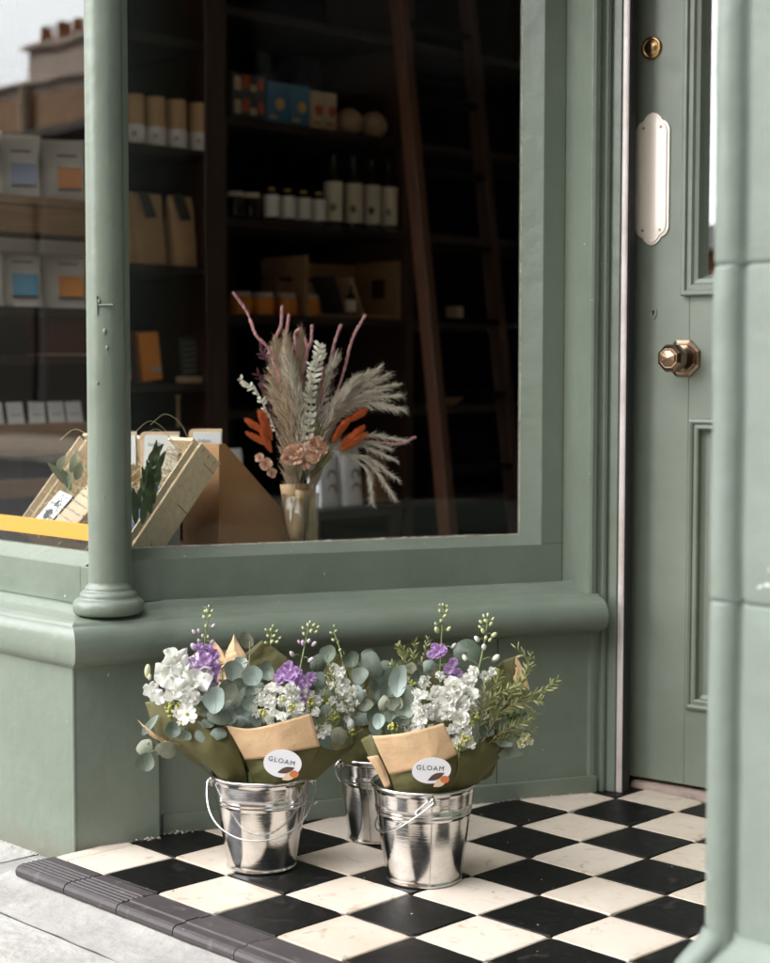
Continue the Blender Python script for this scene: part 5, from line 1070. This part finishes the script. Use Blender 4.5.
A.euca([(144.5, 748, 8.5, 9, .06), (145, 762, 9.5, 9, .065, .2), (166, 750, 10.5, 8.5, .07, -.5), (172.5, 731.5, 7.5, 8.5, .085), (155, 747, 5, 8, .05, .8), (150, 725, 4, 12, .05, -.7)], [(180, 745, .06), (165, 742, .065), (155, 750, .06), (146, 755, .06)])
A.euca([(215.5, 701, 11, 13.5, .085, .1, 1), (220, 718, 13, 6.5, .09, -.15), (205, 708, 8, 9, .07), (211, 690, 7, 7, .06), (199, 694, 9, 5, .075, .4), (237, 702, 4.5, 14, .06, -.5), (208, 722, 7, 6, .08, .3), (228, 690, 9, 11, .03, .3), (196, 727, 10, 6, .075, .2), (184, 735, 9, 5, .08, -.2)], [(240, 745, .04), (228, 725, .07), (215, 700, .08), (195, 690, .06)])
A.euca([(233, 671, 10, 11, .02, 0), (253, 675, 11, 10, .045, .7, 1), (266, 672, 8, 10, .02, .2), (253, 690, 12.5, 9, .03, 0), (246, 640, 7, 9, -.06, .4), (241, 665, 8, 8, .0), (262, 700, 8, 6, .03, .5), (245, 712, 9, 7, .03, -.4), (256, 719, 7, 8, .05, .2, 1), (244, 722, 9, 5, .05, -.6)], [(245, 750, .02), (250, 715, .03), (246, 690, .02), (249, 665, .02), (250, 640, -.05)])
A.rosemary([(235, 740, .0), (240, 700, .01), (238, 680, .01)], 60, .012)
A.stock([(228, 780, .02), (212, 720, .05), (198, 690, .06), (186, 668, .05)], [(209, 696, .065, .011), (216, 668, .04, .011), (208, 648, .035, .010), (199, 648, .04, .009), (203, 694, .065, .011)], [], 'lilac')
A.euca([(226, 708, 8, 8, .06, .2), (232, 692, 7, 9, .04, -.3), (240, 684, 8, 7, .03), (218, 734, 9, 6, .085, .3), (202, 736, 8, 6, .085, -.2), (232, 716, 8, 7, .06)], [(240, 760, .04), (228, 728, .07), (230, 705, .05), (238, 684, .03)])
A.rosemary([(236, 750, .03), (226, 700, .03), (220, 660, .0)], 44, .014); A.rosemary([(230, 750, .05), (206, 716, .075), (186, 706, .08)], 44, .013)
# ---- bouquet B: front of the left bucket, with the sticker
B = Bq(T1, C1+UP*.02+RGT*.03, 'bouquet with kraft band and oval sticker in the left bucket, lilac stock on top')
B.sheet([[(226, 725.5, .078), (250, 728.5, .092), (280, 722, .099), (311, 713.5, .094)], [(236, 743, .076), (256, 744, .091), (284, 738, .098), (315.5, 730, .09)], [(245.5, 760, .07), (264, 758, .089), (288, 752.5, .098), (320, 746.5, .086)]], 'kraft', 'kraft_band', 14, 6, .0014)
B.sheet([[(243, 757, .052), (264, 756, .084), (288, 750, .094), (322, 745, .076)], [(248, 769, .052), (266, 768, .083), (288, 766, .09), (314, 760, .072)], [(253, 782, .05), (268, 781, .072), (286, 780, .076), (304, 778, .055)], [(255, 800, .04), (268, 802, .06), (284, 802, .062), (298, 800, .045)]], 'olive', nu=18, nv=14)
B.sheet([[(320, 746, .074), (334, 750, .045), (346, 747, .02), (357, 740, -.01)], [(312, 762, .068), (326, 763, .045), (338, 758, .02), (350, 750, -.005)], [(302, 779, .05), (312, 780, .04), (316, 779, .02), (318, 776, .0)]], 'olive', nu=16, nv=10)
B.sheet([[(262, 641, -.035), (275, 648, -.04), (288, 658, -.04)], [(242, 663, -.03), (262, 668, -.03), (284, 674, -.035)], [(238, 700, -.02), (258, 700, -.02), (278, 704, -.03)], [(244, 770, .0), (256, 775, .0), (272, 775, .0)]], 'olive', nv=12, lin=True)
B.sheet([[(226, 726, .04), (240, 745, .03), (248, 770, .03)], [(232, 728, .01), (246, 745, .01), (254, 775, .02)]], 'olive')
B.stickerat(282.5, 763.5, .0975, 18.5, 14, TOC*1.0+RGT*.05-UP*.06, -.10)
B.stock([(285, 775, .0), (292, 720, .02), (300, 670, .02), (305, 645, .01), (309, 626, .01)],
        [(283, 673, .045), (291, 677, .05), (297, 671, .045), (288, 668, .04), (299, 679, .045), (293, 690, .055), (302, 690, .05), (298, 698, .055), (305, 696, .05), (280, 678, .04), (310, 678, .03), (304, 684, .045)],
        [(292, 654, .03, .0046, 5), (311, 660, .02, .005, 5), (303, 643, .02, .0045, 5), (309, 641, .02, .004, 5), (314, 644, .02, .0045, 5), (299, 642, .02, .003, 5), (304, 634, .015, .0032, 2), (311, 631, .015, .0034, 2), (316, 632, .01, .003, 2), (308, 625, .01, .003, 2), (314, 625, .01, .0028, 2), (303, 628, .01, .0026, 2), (318, 627, .01, .0024, 2), (310, 622, .01, .0022, 2)], 'lilac', 'green_bud', .0125)
B.stock([(262, 770, -.02), (268, 700, -.03), (270, 650, -.04), (272, 632, -.045)], [], [(268, 636, -.04, .003), (274, 636, -.04, .003), (271, 630, -.04, .003), (277, 631, -.04, .0026), (266, 630, -.04, .0026), (272, 642, -.035, .0034), (277, 642, -.035, .0032), (266, 643, -.035, .003), (280, 638, -.04, .0024), (273, 626, -.04, .0022)])
wc = []
for k in range(46):
    u, v = rnd(0, 1), rnd(0, 1); wc.append((262+u*52-4*v, 724-v*44+7*abs(u-.5)*v*1.2, .04+.045*math.sin(PI*u)*(1-.4*v), rnd(.0075, .0105)))
B.cluster(wc, .009, 'white_petal', 'white_stock_blossom', 4, 2, .2, .2, 1.05)
B.cluster([(275, 686, .04, .009), (280, 690, .05, .009), (272, 694, .05, .008)], .009, 'white_petal', 'white_stock_blossom', 4, 2)
B.cluster([(258, 700, .05, .009), (256, 712, .06, .009), (316, 712, .06, .010), (318, 700, .04, .010), (268, 690, .05, .010), (286, 700, .08, .011), (300, 708, .085, .010)], .01, 'white_petal', 'white_stock_blossom', 5, 2, .25, .25, .9)
B.rosemary([(312, 765, .02), (318, 715, .03), (330, 680, .02)], 48, .015); B.rosemary([(308, 760, .03), (322, 722, .05), (336, 712, .05)], 44, .014)
B.euca([(312, 690, 8, 8, .03, .3), (250, 704, 8, 8, .05), (326, 712, 8, 7, .05, .3), (318, 680, 7, 8, .01)], [(300, 760, .02), (310, 715, .05), (314, 690, .03), (316, 672, .01)])
B.beads([(264, 713, .085), (292, 707, .095), (309, 700, .06), (312, 706, .06), (276, 682, .04), (284, 700, .08)], n=12, spread=.006)
B.euca([(236, 722, 9, 6, .06, .3), (330, 655, 10, 9, -.05, .3), (318, 664, 8, 10, -.03), (322, 690, 8, 6, .0, .4)], [(310, 720, .0), (320, 690, -.02), (328, 655, -.05)])
B.cluster([(323, 731, .04, .0155)], .016, 'white_petal', 'nigella_flower', 9, 2, .05, .06, .5, 'green_bud', .2)
# ---- bouquet D: middle bucket
D = Bq(T3, C3+UP*.02, 'bouquet of white nigella and eucalyptus in the middle bucket, half hidden')
D.sheet([[(318, 658, -.04), (328, 647, -.05), (342, 655, -.05)], [(318, 690, -.03), (332, 685, -.035), (352, 690, -.04)], [(345, 760, .0), (356, 762, .0), (368, 762, -.01)]], 'olive', nv=10, lin=True)
D.sheet([[(336, 652, -.055), (352, 662, -.05), (366, 660, -.055)], [(340, 700, -.04), (356, 700, -.035), (372, 700, -.04)], [(352, 760, .0), (366, 762, .0), (380, 762, -.01)]], 'olive', nv=10)
D.sheet([[(330, 742, .055), (345, 738, .07), (362, 728, .06), (376, 712, .04)], [(336, 752, .06), (350, 752, .075), (366, 748, .065), (382, 735, .045)], [(345, 764, .06), (354, 765, .07), (366, 765, .065), (382, 765, .045)]], 'olive', nu=14, nv=8)
D.cluster([(339, 674, .04, .014), (334, 668, .035, .011), (345, 684, .04, .013), (337, 682, .045, .011)], .013, 'white_petal', 'sweet_pea', 4, 2, .2, .22, 1.1)
D.cluster([(345.5, 698, .06, .0165), (352, 692, .05, .013)], .016, 'white_petal', 'nigella_flower', 10, 2, .1, .06, .45, 'green_bud', .22)
D.cluster([(349, 708, .06, .012), (341, 707, .06, .011), (358, 686, .03, .011)], .012, 'white_petal', 'white_blossom', 5, 2, .25, .15, .8)
b = MB(); b.ell(D.p(350.5, 725, .07), .0075, .0075, .0115, frame((.1, 0, 1)).to_3x3(), 10, 8); b.build('white_bud', 'white_petal', D.o)
D.euca([(371, 666, 11, 15, .02, .3), (360, 676, 9, 9, .03), (374, 688, 5, 11, .04, .2), (381, 714, 12, 10, .06, .3), (384, 690, 8, 8, .02), (365, 705, 8, 7, .05), (338.5, 736, 8.5, 9, .085), (368, 655, 8, 6, -.02, .4), (392, 706, 8, 9, .04), (375, 727, 6, 10, .07, .4)], [(370, 760, .02), (374, 720, .04), (370, 690, .03), (368, 655, .0)])
for pth in ([(345, 760, .0), (334, 710, .02), (320, 690, .02), (314, 680, .02)], [(350, 760, .02), (330, 715, .03), (322, 700, .03)], [(346, 750, .0), (338, 690, .0), (345, 655, .0)], [(340, 740, .04), (326, 712, .05), (317, 712, .05)], [(342, 745, .03), (332, 700, .03), (326, 672, .02)], [(352, 740, .03), (344, 712, .03), (332, 692, .03)]):
    D.rosemary(pth, 46, .016)
D.euca([(352, 660, 9, 8, .01, .4), (356, 694, 8, 9, .05), (362, 718, 9, 8, .06, .3), (344, 720, 7, 7, .07), (372, 742, 8, 7, .07), (386, 668, 7, 9, .0), (330, 694, 6, 7, .04)], [(362, 765, .02), (360, 720, .05), (356, 690, .03), (352, 665, .0)])
D.rosemary([(356, 760, .03), (350, 715, .06), (337, 690, .06), (330, 664, .05)], 56, .016); D.rosemary([(360, 760, .03), (362, 700, .02), (372, 660, .0)], 50, .016); D.rosemary([(350, 750, .06), (340, 728, .075), (327, 722, .075)], 40, .014)
D.cluster([(333, 700, .055, .010), (341, 690, .06, .012), (355, 703, .055, .010), (347, 718, .07, .009), (330, 686, .04, .009), (362, 694, .04, .009)], .011, 'white_petal', 'white_blossom', 5, 2, .3, .25, .8)
D.beads([(336, 716, .07), (352, 732, .075), (329, 706, .05)], n=12, spread=.006)
D.stock([(362, 765, .0), (352, 700, .0), (340, 650, -.02), (334, 632, -.03)], [], [(333, 640, -.03, .003), (338, 642, -.03, .003), (331, 633, -.03, .0026), (336, 631, -.03, .0026), (340, 650, -.02, .0032), (334, 626, -.03, .002)])
# ---- bouquet C: right bucket
E_ = Bq(T2, C2+UP*.02, 'bouquet with kraft band and oval sticker in the right bucket, white stock and long rosemary')
E_.sheet([[(372.5, 736, .08), (396, 734, .095), (422, 729, .102), (443.5, 723, .097)], [(381, 756, .078), (404, 753, .094), (430, 748, .101), (451, 739, .092)], [(390, 775, .07), (408, 771, .09), (434, 765, .1), (458, 754, .088)]], 'kraft', 'kraft_band', 14, 6, .0014)
E_.sheet([[(388, 770, .056), (408, 769, .086), (434, 763, .096), (460, 752, .079)], [(391, 779, .056), (408, 778, .084), (432, 776, .092), (458, 768, .076)], [(394, 790, .05), (408, 791, .074), (430, 792, .08), (452, 791, .065)], [(396, 806, .04), (410, 808, .062), (430, 808, .066), (450, 806, .05)]], 'olive', nu=18, nv=14)
E_.sheet([[(456, 754, .082), (470, 748, .07), (484, 740, .05), (495, 731, .02)], [(458, 766, .08), (472, 762, .066), (488, 756, .045), (504, 750, .01)], [(450, 790, .062), (462, 790, .05), (472, 788, .03), (478, 784, .0)]], 'olive', nu=16, nv=10)
E_.sheet([[(361, 740, .03), (366, 737, .045), (373, 736, .05)], [(372, 762, .04), (378, 762, .055), (385, 760, .055)], [(390, 790, .045), (392, 790, .05), (396, 790, .05)]], 'olive', nv=8)
E_.sheet([[(367, 757, .06), (372, 756, .064), (378, 755, .062)], [(376, 770, .058), (381, 769, .062), (385, 768, .06)], [(385, 788, .055), (388, 787, .056), (391, 785, .056)]], 'kraft', 'kraft_band', 8, 6)
E_.sheet([[(494, 668, -.02), (504, 660, -.03), (516, 656, -.03)], [(490, 690, -.02), (506, 690, -.025), (523, 690, -.03)], [(470, 780, .0), (484, 780, -.01), (492, 775, -.02)]], 'olive', nv=10, lin=True)
E_.sheet([[(516, 656, -.03), (520, 662, -.03), (526, 676, -.03)], [(512, 690, -.028), (520, 690, -.028), (530, 690, -.03)]], 'kraft', 'kraft_band', 8, 6, lin=True)
E_.sheet([[(428, 668, -.03), (440, 664, -.03), (452, 676, -.03)], [(424, 690, -.02), (440, 690, -.02), (456, 694, -.02)], [(420, 770, .0), (436, 770, .0), (450, 770, .0)]], 'olive', nv=10)
E_.stickerat(431.5, 770.5, .1005, 19, 13, TOC*1.0+RGT*.08-UP*.08, .05)
wc = []
for k in range(64):
    u, v = rnd(0, 1), rnd(0, 1); wc.append((407+u*36, 730-v*44+9*abs(u-.5)*v, .05+.045*math.sin(PI*u)*(1-.4*v), rnd(.0065, .009)))
E_.cluster(wc, .008, 'white_petal', 'white_stock_blossom', 4, 2, .2, .22, 1.05, 'white_petal')
E_.cluster([(448, 697, .075, .020), (460, 705, .075, .019), (455, 687, .065, .019), (469, 695, .06, .018), (461, 718, .085, .018), (447, 712, .09, .016), (473, 709, .06, .015), (467, 684, .05, .014)], .018, 'white_petal', 'white_stock_blossom', 5, 3, .15, .2, 1.1)
E_.cluster([(455+rnd(-7, 18), 735+rnd(-12, 12), .085, rnd(.006, .009)) for k in range(24)], .008, 'white_petal', 'white_stock_blossom', 4, 2, .2, .2)
E_.cluster([(410, 690, .05, .010), (424, 682, .06, .011), (436, 690, .075, .010), (480, 700, .05, .010), (484, 716, .05, .009), (402, 722, .07, .010), (440, 676, .05, .010)], .01, 'white_petal', 'white_stock_blossom', 5, 2, .25, .25, .9)
E_.euca([(486, 730, 9, 7, .05, .3), (500, 722, 7, 8, .03), (430, 668, 7, 8, .03), (392, 716, 8, 8, .065), (380, 722, 7, 8, .06)], [(470, 765, .03), (484, 740, .05), (494, 724, .04), (498, 712, .03)])
E_.beads([(470, 724, .085), (466, 738, .09), (459, 746, .09), (475, 716, .07), (392, 728, .08), (413, 683, .05), (394, 726, .08), (463, 722, .085)], n=12, spread=.006)
E_.stock([(458, 770, .0), (466, 710, .03), (478, 672, .03), (484, 645, .025), (488, 620, .02)], [(485, 676, .035, .011), (493, 672, .03, .010), (474, 672, .04, .011), (470, 680, .045, .012)],
         [(496, 658, .03, .0058, 4), (484, 647, .035, .0052, 4), (477, 639, .03, .0048, 4), (465, 658, .03, .0048, 4), (494, 635, .025, .0046), (483, 631, .025, .004), (491, 624, .02, .0034), (486, 621, .02, .0034), (481, 622, .02, .0032), (488, 615, .02, .003), (484, 616, .02, .0028), (493, 619, .02, .0028), (480, 627, .02, .0028), (486, 638, .03, .0036), (490, 640, .03, .0034), (472, 669, .035, .005, 4)])
E_.stock([(440, 770, -.02), (440, 700, -.01), (441, 650, -.01), (444, 606, -.01)], [(437, 652, .02), (431, 655, .02, .010), (442, 650, .02, .011), (453, 663, .01, .010), (457, 674, .015, .011), (449, 670, .02, .010), (435, 647, .015, .009)],
         [(437, 630, .0, .005), (449, 629, .0, .004), (445, 616, -.005, .0034), (440, 611, -.005, .003), (447, 611, -.005, .003), (443, 605, -.005, .0028), (441, 621, -.003, .003), (447, 606, -.005, .0024), (440, 605, -.005, .0022), (454, 646, .0, .0045, 5), (436, 624, 0, .003)], 'lilac', 'green_bud', .0115)
E_.euca([(468, 651, 15, 16, -.03, .2), (398, 681, 9, 16, .06, -.12, 1), (408, 697, 12, 10, .07, .6), (421, 678, 9.5, 9, .045), (388, 690, 8, 9, .05), (396, 703, 9, 8, .06), (404, 712, 9, 7, .07, -.3), (384, 704, 7, 8, .06), (390, 676, 7, 8, .03), (399, 722, 10, 6, .075, .3), (411, 668, 7, 6, .02)], [(410, 760, .04), (405, 715, .06), (402, 690, .05), (398, 670, .04)])
E_.euca([(510, 753, 13, 5.5, .02, .15), (503, 742, 9, 5, .03, -.2), (520, 735, 6, 7, .02, .3)], [(478, 740, .04), (495, 745, .03), (515, 748, .02)])
for pth, n, L in (([(425, 720, .0), (412, 680, .0), (405, 655, .0), (398, 645, .0)], 60, .018), ([(428, 720, .0), (414, 672, .0), (415, 640, .0)], 60, .018), ([(430, 715, .0), (422, 670, .0), (428, 638, -.01)], 50, .016), ([(420, 720, .0), (400, 680, .01), (391, 664, .01)], 50, .018), ([(424, 700, .01), (406, 668, .01), (402, 652, .01)], 46, .018),
                  ([(478, 750, .03), (500, 700, .03), (520, 682, .03), (529, 662, .03), (516, 648, .03)], 56, .021), ([(480, 750, .03), (510, 705, .03), (535, 694, .03), (548, 688, .03), (557, 680, .03)], 50, .022), ([(484, 745, .04), (495, 690, .045), (500, 672, .04)], 46, .02), ([(480, 745, .05), (502, 712, .055), (528, 702, .05), (540, 700, .05)], 52, .022), ([(482, 750, .04), (505, 730, .045), (525, 722, .04), (534, 712, .04)], 46, .02), ([(476, 740, .06), (486, 705, .06), (505, 690, .06), (522, 686, .05)], 56, .02), ([(478, 735, .06), (482, 700, .06), (488, 682, .05)], 44, .018), ([(490, 745, .03), (515, 735, .03), (538, 728, .02)], 40, .018), ([(484, 740, .02), (500, 715, .01), (518, 700, .01), (526, 690, .01)], 60, .02), ([(480, 748, .01), (500, 735, .01), (522, 715, .0)], 50, .02), ([(486, 730, .05), (508, 700, .05), (524, 676, .05), (531, 655, .04)], 40, .02)):
    E_.rosemary(pth, n, L)
E_.rosemary([(486, 740, .0), (505, 720, -.01), (522, 712, -.01)], 60, .018, 'dark_leaf', .004); E_.rosemary([(480, 740, .0), (498, 708, -.01), (512, 692, -.01)], 60, .018, 'dark_leaf', .004)
E_.cluster([(525, 737, .03, .009), (529, 741, .03, .008), (520, 744, .03, .008)], .009, 'cream_petal', 'cream_blossom', 4, 2, .3, .1)
# ================================================================== ACROSS THE STREET (seen in the panes)
def house(x0, x1, eave, ridge, wallm, label, win=True, d=6):
    t = empty('terrace_house', ((x0+x1)/2, -11, -.05), label, 'house'); b = MB(); b.box(x0, x1, -11-d, -11, -.06, eave); b.build('wall', wallm, t)
    b = MB(); b.add([(x0, -10.85, eave), (x1, -10.85, eave), (x1, -11-d/2, ridge), (x0, -11-d/2, ridge), (x0, -11-d-.1, eave), (x1, -11-d-.1, eave)], [(0, 1, 2, 3), (3, 2, 5, 4), (0, 3, 4), (1, 5, 2)]); b.build('roof', 'roof', t)
    n = max(2, int((x1-x0)/2.2)) if win else 0
    for k in range(n):
        xc = x0+(k+.5)*(x1-x0)/n
        for z in ((.9, 2.3), (3.1, 4.2)):
            if z[1] > eave-.2: continue
            b = MB(); b.box(xc-.5, xc+.5, -11.02, -10.97, z[0], z[1]); b.box(xc-.42, xc+.42, -10.972, -10.965, z[0]+.08, z[1]-.08, 1); b.box(xc-.6, xc+.6, -11, -10.9, z[0]-.1, z[0]-.005, 0); b.build('window', ['pipe', 'bottle_dark'], t)
    return t
h1 = house(-26, -13.2, 4.75, 4.82, 'shade_wall', 'low brick terrace with chimney, mirrored in the street window', False)  # near-black wall colour paints the shade below the sunlit parapet
b = MB(); b.box(-17.9, -16.0, -12.0, -11.05, 4.7, 5.25); b.box(-17.98, -15.92, -12.1, -10.97, 5.255, 5.33)
for x in (-17.72, -17.34, -16.98): b.lathe([(.11, 5.33), (.09, 5.56), (.11, 5.58), (.08, 5.6)], Matrix.Translation((x, -11.25, 0)), 14, 1)
b.build('chimney', ['render', 'terracotta'], h1)
b = MB(); b.box(-26, -13.2, -11.0, -10.93, 4.62, 4.82); b.box(-26, -13.2, -11, -10.7, 4.0, 4.1, 1); b.box(-26, -13.2, -10.995, -10.94, 4.1, 4.615, 2); b.build('parapet', ['render', 'roof', 'brick'], h1)
b = MB()
for k in range(6): b.box(-25.8+k*2.1, -24+k*2.1, -10.99, -10.95, .3, 3.2)
b.build('shop_window', 'bottle_dark', h1)
b = MB(); b.tube([(-17.75, -10.9, 4.75), (-17.75, -10.9, 4.12)], .06, 8); b.build('drainpipe', 'pipe', h1)
house(-13.1, -1.6, 2.0, 2.5, 'brick', 'low brick outbuilding with slate roof, mirrored in the door glass')
house(-1.5, 6, 9.5, 11.5, 'dark_brick', 'unseen dark brick house made tall to block skylight, across the street facing the shop door')  # both tall houses raised and darkened to keep skylight off the splay
house(6.1, 18, 9.8, 12, 'dark_brick', 'unseen dark brick house made tall to block skylight, across the street to the right')
house(-40, -26.1, 5.4, 7.2, 'render', 'rendered house far along the street')
# ================================================================== LIGHT
w = bpy.data.worlds.new('World'); sc.world = w; w.use_nodes = True; nt = w.node_tree; bg = nt.nodes['Background']; L = nt.links.new
SUN_EL, SUN_AZ = math.radians(36), math.radians(302)        # azimuth clockwise from +y: behind the shop, so the street side is in open shade
GLOW_EL, GLOW_AZ = math.radians(28), math.radians(198)          # soft key glow added to the sky over the far side of the street
sky = nt.nodes.new('ShaderNodeTexSky'); sky.sky_type = 'NISHITA'; sky.sun_disc = False; sky.sun_elevation = SUN_EL; sky.sun_rotation = SUN_AZ; sky.dust_density = 4
tc = nt.nodes.new('ShaderNodeTexCoord'); n = nt.nodes.new('ShaderNodeTexNoise'); n.inputs['Scale'].default_value = 2.2; n.inputs['Detail'].default_value = 7; n.inputs['Roughness'].default_value = .6
mp = nt.nodes.new('ShaderNodeMapping'); mp.inputs['Scale'].default_value = (1, 1, 2.5); L(tc.outputs['Generated'], mp.inputs[0]); L(mp.outputs[0], n.inputs['Vector'])
r = nt.nodes.new('ShaderNodeMapRange'); r.inputs['From Min'].default_value = .36; r.inputs['From Max'].default_value = .6; r.inputs['To Min'].default_value = .1; r.inputs['To Max'].default_value = .6; L(n.outputs['Fac'], r.inputs['Value'])
mx = nt.nodes.new('ShaderNodeMix'); mx.data_type = 'RGBA'; L(r.outputs[0], mx.inputs['Factor']); L(sky.outputs[0], mx.inputs['A']); mx.inputs['B'].default_value = (9.5, 9.3, 9.0, 1)
glow_dir = Vector((math.sin(GLOW_AZ)*math.cos(GLOW_EL), math.cos(GLOW_AZ)*math.cos(GLOW_EL), math.sin(GLOW_EL)))
dp_ = nt.nodes.new('ShaderNodeVectorMath'); dp_.operation = 'DOT_PRODUCT'; L(tc.outputs['Generated'], dp_.inputs[0]); dp_.inputs[1].default_value = glow_dir
gr = nt.nodes.new('ShaderNodeMapRange'); gr.interpolation_type = 'SMOOTHSTEP'; gr.inputs['From Min'].default_value = math.cos(math.radians(63)); gr.inputs['From Max'].default_value = math.cos(math.radians(14)); gr.inputs['To Max'].default_value = 53; L(dp_.outputs['Value'], gr.inputs['Value'])
gc = nt.nodes.new('ShaderNodeMix'); gc.data_type = 'RGBA'; gc.blend_type = 'ADD'; gc.inputs['Factor'].default_value = 1; L(mx.outputs['Result'], gc.inputs['A'])
gm = nt.nodes.new('ShaderNodeVectorMath'); gm.operation = 'SCALE'; gm.inputs[0].default_value = (.97, .985, 1); L(gr.outputs[0], gm.inputs['Scale']); L(gm.outputs[0], gc.inputs['B'])
L(gc.outputs['Result'], bg.inputs['Color']); bg.inputs['Strength'].default_value = .05
sd = bpy.data.lights.new('sun', 'SUN'); sd.energy = 3.2; sd.angle = math.radians(.5); sd.color = (1, .95, .87)
so = bpy.data.objects.new('sun', sd); col.objects.link(so)
dirv = Vector((math.sin(SUN_AZ)*math.cos(SUN_EL), math.cos(SUN_AZ)*math.cos(SUN_EL), math.sin(SUN_EL)))
so.rotation_euler = dirv.to_track_quat('Z', 'Y').to_euler()
vs = sc.view_settings; vs.view_transform = 'Standard'; vs.look = 'None'; vs.gamma = 1; vs.exposure = 1.8; vs.use_curve_mapping = False
sc.cycles.use_denoising = True
sc.cycles.max_bounces = 10; sc.cycles.transparent_max_bounces = 16
